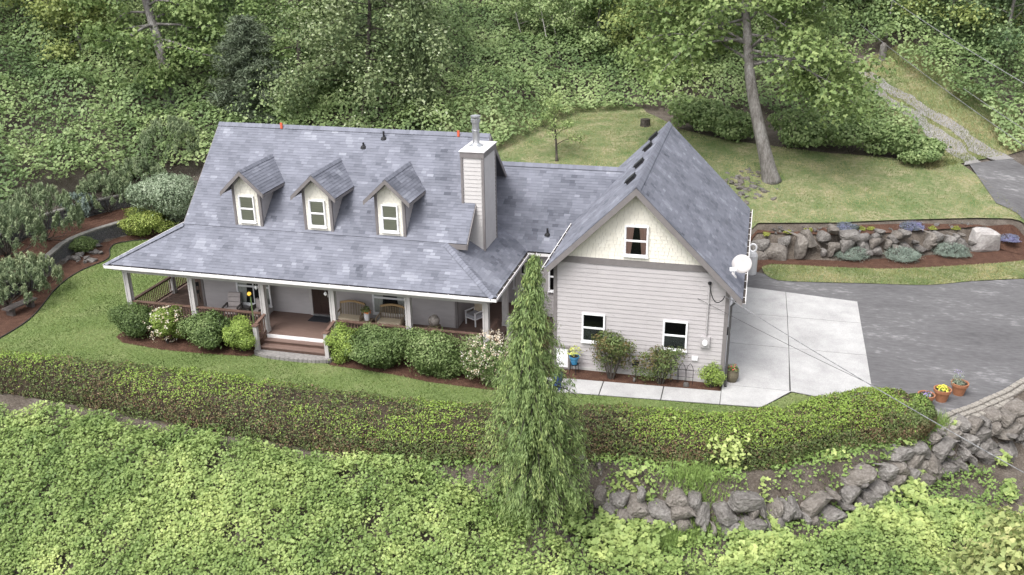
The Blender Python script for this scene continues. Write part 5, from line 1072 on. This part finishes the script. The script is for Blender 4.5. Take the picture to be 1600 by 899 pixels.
def pineshrub(label, px, py, z, rx, h, n=5200, hue=.5, cols=PN):
    p = PZ(px, py, z); zt = float(TH(p[0], p[1])); t = thing('pine_shrub', label, 'bush', (p[0], p[1], zt)); base = np.array((p[0], p[1], zt)); mat = leafmat('needle_'+label.replace(' ', '_')[:30], cols, .05)
    nb = 110; Ps, Ts, Rs = [], [], []
    for k in range(nb):
        d = unit(RNG.normal(size=3)); d[2] = abs(d[2]); e = base+np.array((d[0]*rx, d[1]*rx*.85, .25*h+d[2]*h*.72))*1.; m_ = int(1.2*n)//nb; f = RNG.random(m_)**.6; L = .55*h*.4
        P = e+np.array((d[0]*.25, d[1]*.25, 1))*(f*L)[:, None]+RNG.normal(size=(m_, 3))*.07*(1.3-f)[:, None]*h/2; Ps.append(P); Ts.append(np.array((d[0]*.35, d[1]*.35, 1))+RNG.normal(size=(m_, 3))*.36); Rs.append(hue+.45*(f-.5)+.35*(RNG.random(m_)-.5)+.25*(random.random()-.5))
        MB().tube([base+(0, 0, .1), (base+e)/2+(0, 0, -.1*h), e], [.03, .02, .008], 5).build('branch', M_barkd, t) if k % 7 == 0 else None
    P, T, R_ = np.vstack(Ps), np.vstack(Ts), np.concatenate(Rs); leaves('needles', P, RNG.normal(size=P.shape), RNG.uniform(.14, .27, len(P)), R_, mat, t, .17, T=T, kind='stuff')
for a in (('large grey green mountain pine above lower block wall', 72, 372, 1.0, 2.0, 2.7, 12000), ('mountain pine shrub above upper block wall in centre of left bank', 165, 308, 1.8, 1.7, 2.1, 9500), ('mountain pine shrub left of the silver shrub on the bank', 218, 284, 2.2, 1.7, 2.1, 9000), ('mountain pine shrub at far left edge behind the bench', 8, 452, .9, 1.8, 2.0, 9500), ('low spreading pine with pale tips left of the round bush', 42, 432, .85, 1.6, 1.7, 8500, .7), ('dark pine shrub at left edge of picture on bank', 10, 392, 1.2, 2.0, 2.6, 9500), ('small blue grey pine tucked between pines high on left bank', 118, 300, 2.4, 1.1, 1.3, 3800, .6, [(.06, .085, .07), (.10, .135, .115), (.16, .20, .175)]), ('upright dark pine shrub behind the silver shrub', 275, 268, 2.0, 1.9, 2.6, 7500)): pineshrub(*a)
# cushions and mats on the rockery
BLU = [(.10, .13, .105), (.16, .20, .165), (.24, .275, .235)]
for px, py, w, lb in ((1330, 409, 1.55, 'left blue grey dwarf spruce cushion on lower bark bed'), (1410, 412, 1.5, 'middle blue grey dwarf spruce cushion on lower bark bed'), (1487, 405, 1.5, 'right blue grey dwarf spruce cushion near pale boulder')):
    p = PZ(px, py, 0); shrub('dwarf_spruce', lb, 'bush', (p[0], p[1]+.55, 0), w*.62, w*.5, .72, 6500, .07, BLU, .3, .5, .2, zc=.35, stems=2, core=.98)
FB = [(.06, .08, .06), (.09, .11, .10), (.13, .14, .21), (.17, .16, .32)]
for px, py, w, h_, lb, hu in ((1323, 362, 1.1, .38, 'purple blue flowering mat left on rockery top', .4), (1424, 361, 1.2, .4, 'purple blue flowering mat in middle of rockery top', .6), (1573, 388, 1.1, .4, 'purple blue flowering mat beside pale boulder', .6)):
    p = PG(px, py); shrub('flower_mat', lb, 'flowers', (p[0], p[1]+.2, float(TH(p[0], p[1]+.2))), w*.55, w*.42, h_, 3600, .06, FB, .6, hu, .2, zc=.3, stems=1, core=.95)
for px, py, lb in ((1232, 367, 'leftmost small yellow green tuft above rockery'), (1263, 364, 'second small yellow green tuft above rockery'), (1346, 362, 'yellow green tuft right of left purple mat'), (1360, 361, 'yellow green tuft nearest middle of rockery top'), (1457, 361, 'yellow green tuft right of middle purple mat'), (1494, 366, 'yellow green tuft left of pale boulder'), (1196, 374, 'small dark tuft by garage end of rockery')):
    p = PG(px, py); shrub('rock_plant', lb, 'plant', (p[0], p[1]+.1, float(TH(p[0], p[1]+.1))), .24, .2, .24, 500, .06, [(.12, .14, .02), (.22, .24, .04), (.32, .32, .07)], .4, .5, .2, zc=.3, stems=1)
# --- trees
def limb(a, d, L, n=6, droop=0., wig=.12):
    P = [np.array(a, float)]; d = unit(np.array(d, float))
    for k in range(n): d = unit(d+RNG.normal(size=3)*wig+np.array((0, 0, -droop/n))); P.append(P[-1]+d*L/n)
    return np.array(P)
def tree(name, label, base, trunk, r0, limbs, mat, bark, leaf, npc, csz, tri=False, aspect=.8, sub=5, droop=.25, hue=.5, up=.8, cat='tree', flat=.55, twig=True, f0=.3, lmin=.35):
    """trunk: polyline; limbs: list of (fraction, azimuth, elevation, length)"""
    base = np.array(base, float); t = thing(name, label, cat, tuple(base)); T = catmull(np.array(trunk, float), 6); sg = np.linalg.norm(np.diff(T, axis=0), axis=1); ar = np.concatenate([[0], np.cumsum(sg)])/sum(sg)
    rad = r0*(1-.82*ar)+r0*.45*np.exp(-ar*28); MB().tube(T, rad, 12).build('trunk', bark, t, smooth=True)
    cen = []; tw = MB()
    for f, az, el, L in limbs:
        p = np.array([np.interp(f, ar, T[:, i]) for i in range(3)]); rr = np.interp(f, ar, rad)*.36
        d = (math.cos(az)*math.cos(el), math.sin(az)*math.cos(el), math.sin(el)); B = limb(p, d, L, 7, droop); MB().tube(B, np.linspace(rr, rr*.15+.004, len(B)), 7).build('limb', bark, t, smooth=True)
        for s_ in range(sub):
            q = lmin+(1-lmin)*(s_+RNG.random())/sub; o = np.array([np.interp(q*7, range(8), B[:, i]) for i in range(3)]); dd = unit(B[-1]-B[0])+RNG.normal(size=3)*.75; S = limb(o, dd, L*RNG.uniform(.25, .42), 4, droop*1.3, .2)
            if twig: tw.tube(S, np.linspace(rr*.22+.004, .004, len(S)), 4)
            cen += [S[2], S[3], S[4]]
        cen.append(B[-1])
    if tw.n: tw.build('twigs', bark, t, kind='stuff')
    cen = np.array(cen); n = len(cen)*npc; j = np.repeat(np.arange(len(cen)), npc); g = RNG.normal(size=(n, 3)); off = g*np.array((csz, csz, csz*flat)); P = cen[j]+off; N = np.array((0, 0, up))+off/csz*.5+RNG.normal(size=(n, 3))*.5
    r = hue+.5*(RNG.random(len(cen))[j]-.5)+.45*(RNG.random(n)-.5)+.12*g[:, 2]
    leaves('crown', P, N, leaf*RNG.uniform(.65, 1.3, n), r, mat, t, aspect, tri=tri, kind='stuff'); return t
def limbset(n, f0, f1, L0, L1, el0, el1, az0=0.): return [(f0+(f1-f0)*k/(n-1), az0+k*2.4, el0+(el1-el0)*k/(n-1)+random.uniform(-.12, .12), (L0+(L1-L0)*k/(n-1))*random.uniform(.8, 1.15)) for k in range(n)]
b = PG(1206, 284); b[2] -= .1
dep = proj(b)[2]; tp_ = lambda px, py, dd=0.: raypt(px, py, dep+dd)
trunk = [b, tp_(1192, 225, -.6), tp_(1180, 170, -1), tp_(1172, 120, -1.2), tp_(1168, 60, -1.0), tp_(1164, 0, -.6), tp_(1158, -90, 0), tp_(1150, -200, .3)]
L_ = [l_ for l_ in limbset(36, .37, .97, 6.0, 3.0, .45, .9) if l_[0] > .52 or math.cos(l_[1]+math.pi/2) < .45]+[(.42, .15, .75, 5.5), (.42, -.35, .0, 6.5), (.40, .3, .0, 6.8), (.44, 3.3, .35, 6.), (.38, .9, .05, 5.2), (.47, -.2, .1, 7.), (.5, 2.9, .15, 5.5), (.45, 3.6, .2, 6.2), (.55, 4.1, .25, 6.), (.52, 3.1, .0, 6.5), (.6, 3.5, .2, 6.), (.6, .1, .1, 6.5), (.58, -1., .1, 6.), (.66, 5.2, .1, 5.5)]
tree('maple_tree', 'large leaning maple with grey trunk on back lawn beyond garage', b, trunk, .42, L_, L_map, M_bark, .27, 32, .56, tri=True, aspect=.75, sub=6, droop=.5)
b = PG(268, 168); b[2] -= .2; dep = proj(b)[2]
trunk = [b, tp_(262, 130, -.3), tp_(256, 100, -.4), tp_(246, 60, -.4), tp_(235, 25, -.2), tp_(222, -20, 0), tp_(205, -90, .3), tp_(195, -160, 0)]
tree('maple_tree', 'dark maple with leaning mossy trunk on upper left hillside', b, trunk, .45, limbset(20, .32, .97, 5.2, 3.0, .1, .6)+[(.22, 2.2, .2, 2.2), (.2, -1.2, .1, 2.4), (.28, -.4, .2, 2.6), (.4, 3.3, .0, 4.5), (.4, .2, .05, 4.5)], L_map, M_bark, .28, 34, .48, tri=True, aspect=.75, sub=5, droop=.4, hue=.45)
b = PG(572, 186); b[2] -= .2; dep = proj(b)[2]
trunk = [b, tp_(573, 120, 0), tp_(576, 60, 0), tp_(578, 0, 0), tp_(580, -90, 0), tp_(580, -200, 0)]
tree('birch_tree', 'broad dense grey green deciduous tree behind main roof ridge', b, trunk, .2, limbset(38, .06, .95, 6.2, 3.6, .05, .65), L_bir, M_barkd, .22, 60, .62, aspect=.7, sub=6, droop=.9, hue=.42, flat=.8)
b = PG(470, 170); b[2] -= .2; dep = proj(b)[2]
tree('hazel_tree', 'dark leafy tree between the pine and the broad grey green tree', b, [b, tp_(468, 110, 0), tp_(466, 50, 0), tp_(466, -20, 0), tp_(466, -110, 0)], .22, limbset(22, .05, .95, 4.4, 2.6, .1, .6), L_map, M_barkd, .24, 40, .5, aspect=.75, sub=5, droop=.5, hue=.25)
# pine
def conifer(name, label, base, H, R, r0, whorls, per, mat, bark, nl, leaf, aspect, droop, lift=.1, hang=0., hue=.5, lean=(0, 0), taper=1., low=.08):
    base = np.array(base, float); t = thing(name, label, 'tree', tuple(base)); top = base+np.array((lean[0], lean[1], H)); ctr = lambda f: base+(top-base)*f; MB().tube([ctr(f) for f in np.linspace(0, 1, 9)], r0*(1-.9*np.linspace(0, 1, 9)), 9).build('trunk', bark, t, smooth=True)
    Ps, Ts, Rs, Ns = [], [], [], []; br = MB()
    for w in range(whorls):
        f = low+(1-low)*(w+.5)/whorls*.98
        for k in range(per):
            az = w*2.4+k*2*math.pi/per+random.uniform(-.3, .3); L = R*(1-f)**taper*random.uniform(.75, 1.15)+.12; d = (math.cos(az), math.sin(az), lift); B = limb(ctr(f), d, L, 5, droop, .1); br.tube(B, np.linspace(.02+.012*L, .006, 6), 4)
            m_ = max(12, int(nl*L)); q = RNG.random(m_)**.75; c = np.stack([np.interp(q*5, range(6), B[:, i]) for i in range(3)], 1); side = RNG.normal(size=(m_, 3))*np.array((1, 1, .5))*.13*(L**.4)
            if hang:
                hh = RNG.random(m_)**.8*hang*(.4+.6*L/R); c = c+side*.9; c[:, 2] -= hh; T = np.stack([RNG.normal(size=m_)*.22+d[0]*.15, RNG.normal(size=m_)*.22+d[1]*.15, -np.ones(m_)], 1); r_ = hue+.35*(random.random()-.5)+.25*(q-.5)+.4*(RNG.random(m_)-.5)-.15*hh/hang
            else: c = c+side*1.6; T = side+np.array(d)*.12+np.array((0, 0, .05)); r_ = hue+.3*(random.random()-.5)+.3*(q-.5)+.35*(RNG.random(m_)-.5)
            Ps.append(c); Ts.append(T); Rs.append(r_); Ns.append(np.array((d[0], d[1], .5))+RNG.normal(size=(m_, 3))*.6 if hang else RNG.normal(size=(m_, 3))+np.array((0, 0, .6)))
    br.build('branches', bark, t, kind='stuff'); P = np.vstack(Ps); leaves('foliage', P, np.vstack(Ns), leaf*RNG.uniform(.65, 1.35, len(P)), np.concatenate(Rs), mat, t, aspect, T=np.vstack(Ts), kind='stuff'); return t
b = PG(396, 186); conifer('pine_tree', 'young dark grey green pine behind left end of roof ridge', b-(0, 0, .2), 7.2, 3.0, .14, 16, 6, L_pine, M_bark, 170, .27, .22, .1, .12, 0., .5, taper=.55, low=.05)
b = PG(655, 196); conifer('weeping_cedar', 'narrow dark weeping conifer behind roof ridge beside back lawn', b-(0, 0, .2), 9.2, 1.75, .16, 34, 5, L_ced, M_barkd, 190, .22, .22, .9, .1, .55, .45, taper=1.5, low=.02)
b = PG(834, 795); cyp_top = PZ(829, 388, 6.6); b_ = np.array((b[0], b[1], float(TH(b[0], b[1]))))
def top_at(px, py, base):
    # height at which the vertical through the base meets the pixel row
    lo, hi = 2., 16.
    for _ in range(40):
        m_ = (lo+hi)/2
        if proj(base+(0, 0, m_))[1] > py: lo = m_
        else: hi = m_
    return lo
Hc = top_at(829, 386, b_)
def cypress(name, label, base, H, r0, mat, bark, rb, nb=170):
    t = thing(name, label, 'tree', tuple(base)); fs_ = np.linspace(0, 1, 12); T = np.array([base+(.12*math.sin(f*7), .1*math.cos(f*5), H*f) for f in fs_]); MB().tube(T, r0*(1-.92*fs_)+.006, 9).build('trunk', bark, t, smooth=True)
    br = MB(); Ps, Ts, Rs, Ns = [], [], [], []
    for b_i in range(nb):
        f = .09+.90*(b_i/nb)**.92; o = np.array([np.interp(f, fs_, T[:, i]) for i in range(3)]); az = b_i*2.39996+random.uniform(-.35, .35); L = float(rb(f))*random.choice((.55, .75, .95, 1.05, 1.25)); d = np.array((math.cos(az), math.sin(az), 0)); q = np.linspace(0, 1, 7)
        rise = random.uniform(.05, .30)*L; B = o+d*(q*L)[:, None]; B[:, 2] += rise*np.sin(q*2.2)-L*.42*q**2.2; br.tube(B, np.linspace(.012+.012*L, .004, 7), 4)
        tone = .5*(random.random()-.5); side = np.array((-d[1], d[0], 0)); ns_ = max(4, int(8*L+3))
        for k in range(ns_):
            qq = min(1., .18+.82*(k+RNG.random())/ns_); p = np.array([np.interp(qq, q, B[:, i]) for i in range(3)])+side*RNG.normal()*.13*L**.5; hl = random.uniform(.28, .85)*(.55+.45*min(L, 1.5)/1.5)*(1.1 if qq > .8 else .9); m_ = int(7+17*hl); v = np.sort(RNG.random(m_)); wdt = .055*(1-.65*v)+.012
            P = p+d*(.10*np.sin(v*2.)*hl)[:, None]+RNG.normal(size=(m_, 3))*wdt[:, None]; P[:, 2] = p[2]-v*hl+RNG.normal(size=m_)*.02; Ps.append(P); Ts.append(np.stack([RNG.normal(size=m_)*.28+d[0]*.2, RNG.normal(size=m_)*.28+d[1]*.2, -np.ones(m_)], 1)); Ns.append(d+np.array((0, 0, .35))+RNG.normal(size=(m_, 3))*.5); Rs.append(.42+tone*.6+.30*(qq-.5)+.25*(RNG.random(m_)-.5)+.28*(random.random()-.5)+.12*v)
    br.build('branches', bark, t, kind='stuff'); P = np.vstack(Ps); leaves('foliage', P, np.vstack(Ns), RNG.uniform(.09, .19, len(P)), np.concatenate(Rs), mat, t, .24, T=np.vstack(Ts), kind='stuff'); return t
cypress('weeping_cypress', 'tall weeping cypress with drooping yellow green sprays in front of house', b_-(0, 0, .1), Hc-.05, .15, L_cyp, M_barkd, lambda f: np.interp(f, [0, .1, .25, .42, .58, .74, .88, 1.], [.75, 1.3, 1.58, 1.46, 1.08, .72, .34, .08]), 330)
# young fruit tree on the back lawn
b = PG(870, 253); b[2] = float(TH(b[0], b[1])); dep = proj(b)[2]
tree('fruit_tree', 'thin young fruit tree with sparse leaves on back lawn', b, [b, tp_(869, 225), tp_(867, 195), tp_(864, 166)], .09, limbset(12, .3, .95, 1.7, .9, .6, 1.0), L_map, M_barkd, .15, 9, .2, aspect=.55, sub=4, droop=.1, hue=.7)
# alder saplings on the hill
for i, (px, py, px2, py2, lb) in enumerate(((862, 100, 838, 5, 'thin pale alder stem left of others on central hillside'), (875, 92, 855, 8, 'second thin pale alder stem on central hillside'), (902, 75, 895, 0, 'thin pale alder stem in middle of upper hillside'), (820, 78, 800, 20, 'short leaning pale alder stem above back lawn'), (965, 45, 985, -20, 'thin pale leaning stem at top centre of hillside'), (1385, 60, 1400, -30, 'thin stem in the brush beyond gravel track'))):
    b = PG(px, py); b[2] = float(TH(b[0], b[1])); dep = proj(b)[2]; H_ = 3.5
    tree('alder_sapling', lb, b, [b, raypt((px+px2)/2, (py+py2)/2, dep-.3)+(0, 0, .6), raypt(px2, py2, dep-.2)+(0, 0, 1.4)], .07, limbset(9, .45, .98, 1.9, 1.2, .5, 1.0), L_hill, pmat('alder_bark', (.34, .32, .30), (.48, .46, .44), 9, .8), .2, 16, .34, aspect=.75, sub=4, droop=.1, hue=.75)
# trees at the back
for i, (px, py, H_, R_, hu, lb) in enumerate(((1010, 120, 7.5, 3.4, .45, 'leafy alder clump left of the large maple'), (1100, 105, 8.5, 3.6, .4, 'dark leafy alder behind the large maple'), (930, 90, 7, 3.0, .6, 'light green alder clump on central hillside'), (1480, 60, 9, 3.8, .5, 'leafy tree beyond gravel track under overhead wires'), (1570, 90, 9, 4., .45, 'leafy tree at right edge beyond gravel track'), (1280, 60, 8, 3.6, .35, 'shaded tree behind the large maple to its right'), (60, 40, 8, 3.6, .4, 'leafy tree in upper left corner of hillside'), (330, 40, 8, 3.6, .3, 'shaded leafy tree behind the dark pine'), (1420, 20, 9, 4., .5, 'leafy tree at top above the gravel track'), (130, 90, 6, 3., .5, 'rounded leafy tree left of dark leaning maple'))):
    b = PG(px, py); b[2] = float(TH(b[0], b[1]))-.2; top = b+np.array((random.uniform(-.6, .6), random.uniform(-.3, .3), H_))
    tree('alder_tree', lb, b, [b, b*.6+top*.4+RNG.normal(size=3)*.2, b*.25+top*.75, top], .16, limbset(16, .12, .97, R_, R_*.5, .2, .9), L_ald[i % 3], M_bark, .24, 34, .55, aspect=.75, sub=5, droop=.3, hue=hu)
# shrubs along the foot of the bank on the lawn edge
for i, (px, py, w, h_, lb) in enumerate(((1085, 212, 2.0, 2.3, 'leafy bramble mound at lawn edge left of maple trunk'), (1140, 226, 1.9, 2.2, 'leafy bramble mound just left of maple trunk base'), (1255, 240, 2.3, 2.4, 'leafy bramble mound at lawn edge right of maple trunk'), (1330, 248, 2.3, 2.2, 'wide bramble mound in middle of right lawn edge'), (1400, 255, 2.0, 2.0, 'bramble mound near right end of lawn edge'), (1440, 262, 1.4, 1.5, 'last low bramble mound before the gravel track'))):
    b = PG(px, py); shrub('bramble_bush', lb, 'bush', (b[0], b[1]+w*.4, float(TH(b[0], b[1]+w*.4))), w, w*.8, h_, 3600, .21, L_hill, .75, .62, .35, stems=3)
# maple crown in the lower right corner: a tree on the slope below
p = raypt(1585, 905, 23.); gz_ = float(TH(p[0], p[1])); b = np.array((p[0]+.4, p[1], gz_-.1)); top = np.array((p[0], p[1], p[2]+.9))
tree('maple_tree', 'soft pale maple crown in lower right corner', b, [b, b*.5+top*.5, top], .14, limbset(16, .45, .98, 1.9, 1.0, .2, .8), leafmat('pale_maple_leaf', [(.12, .16, .05), (.17, .21, .07), (.23, .26, .09), (.3, .3, .12)], .3), M_bark, .17, 26, .28, tri=True, aspect=.85, sub=5, droop=.5, hue=.5)
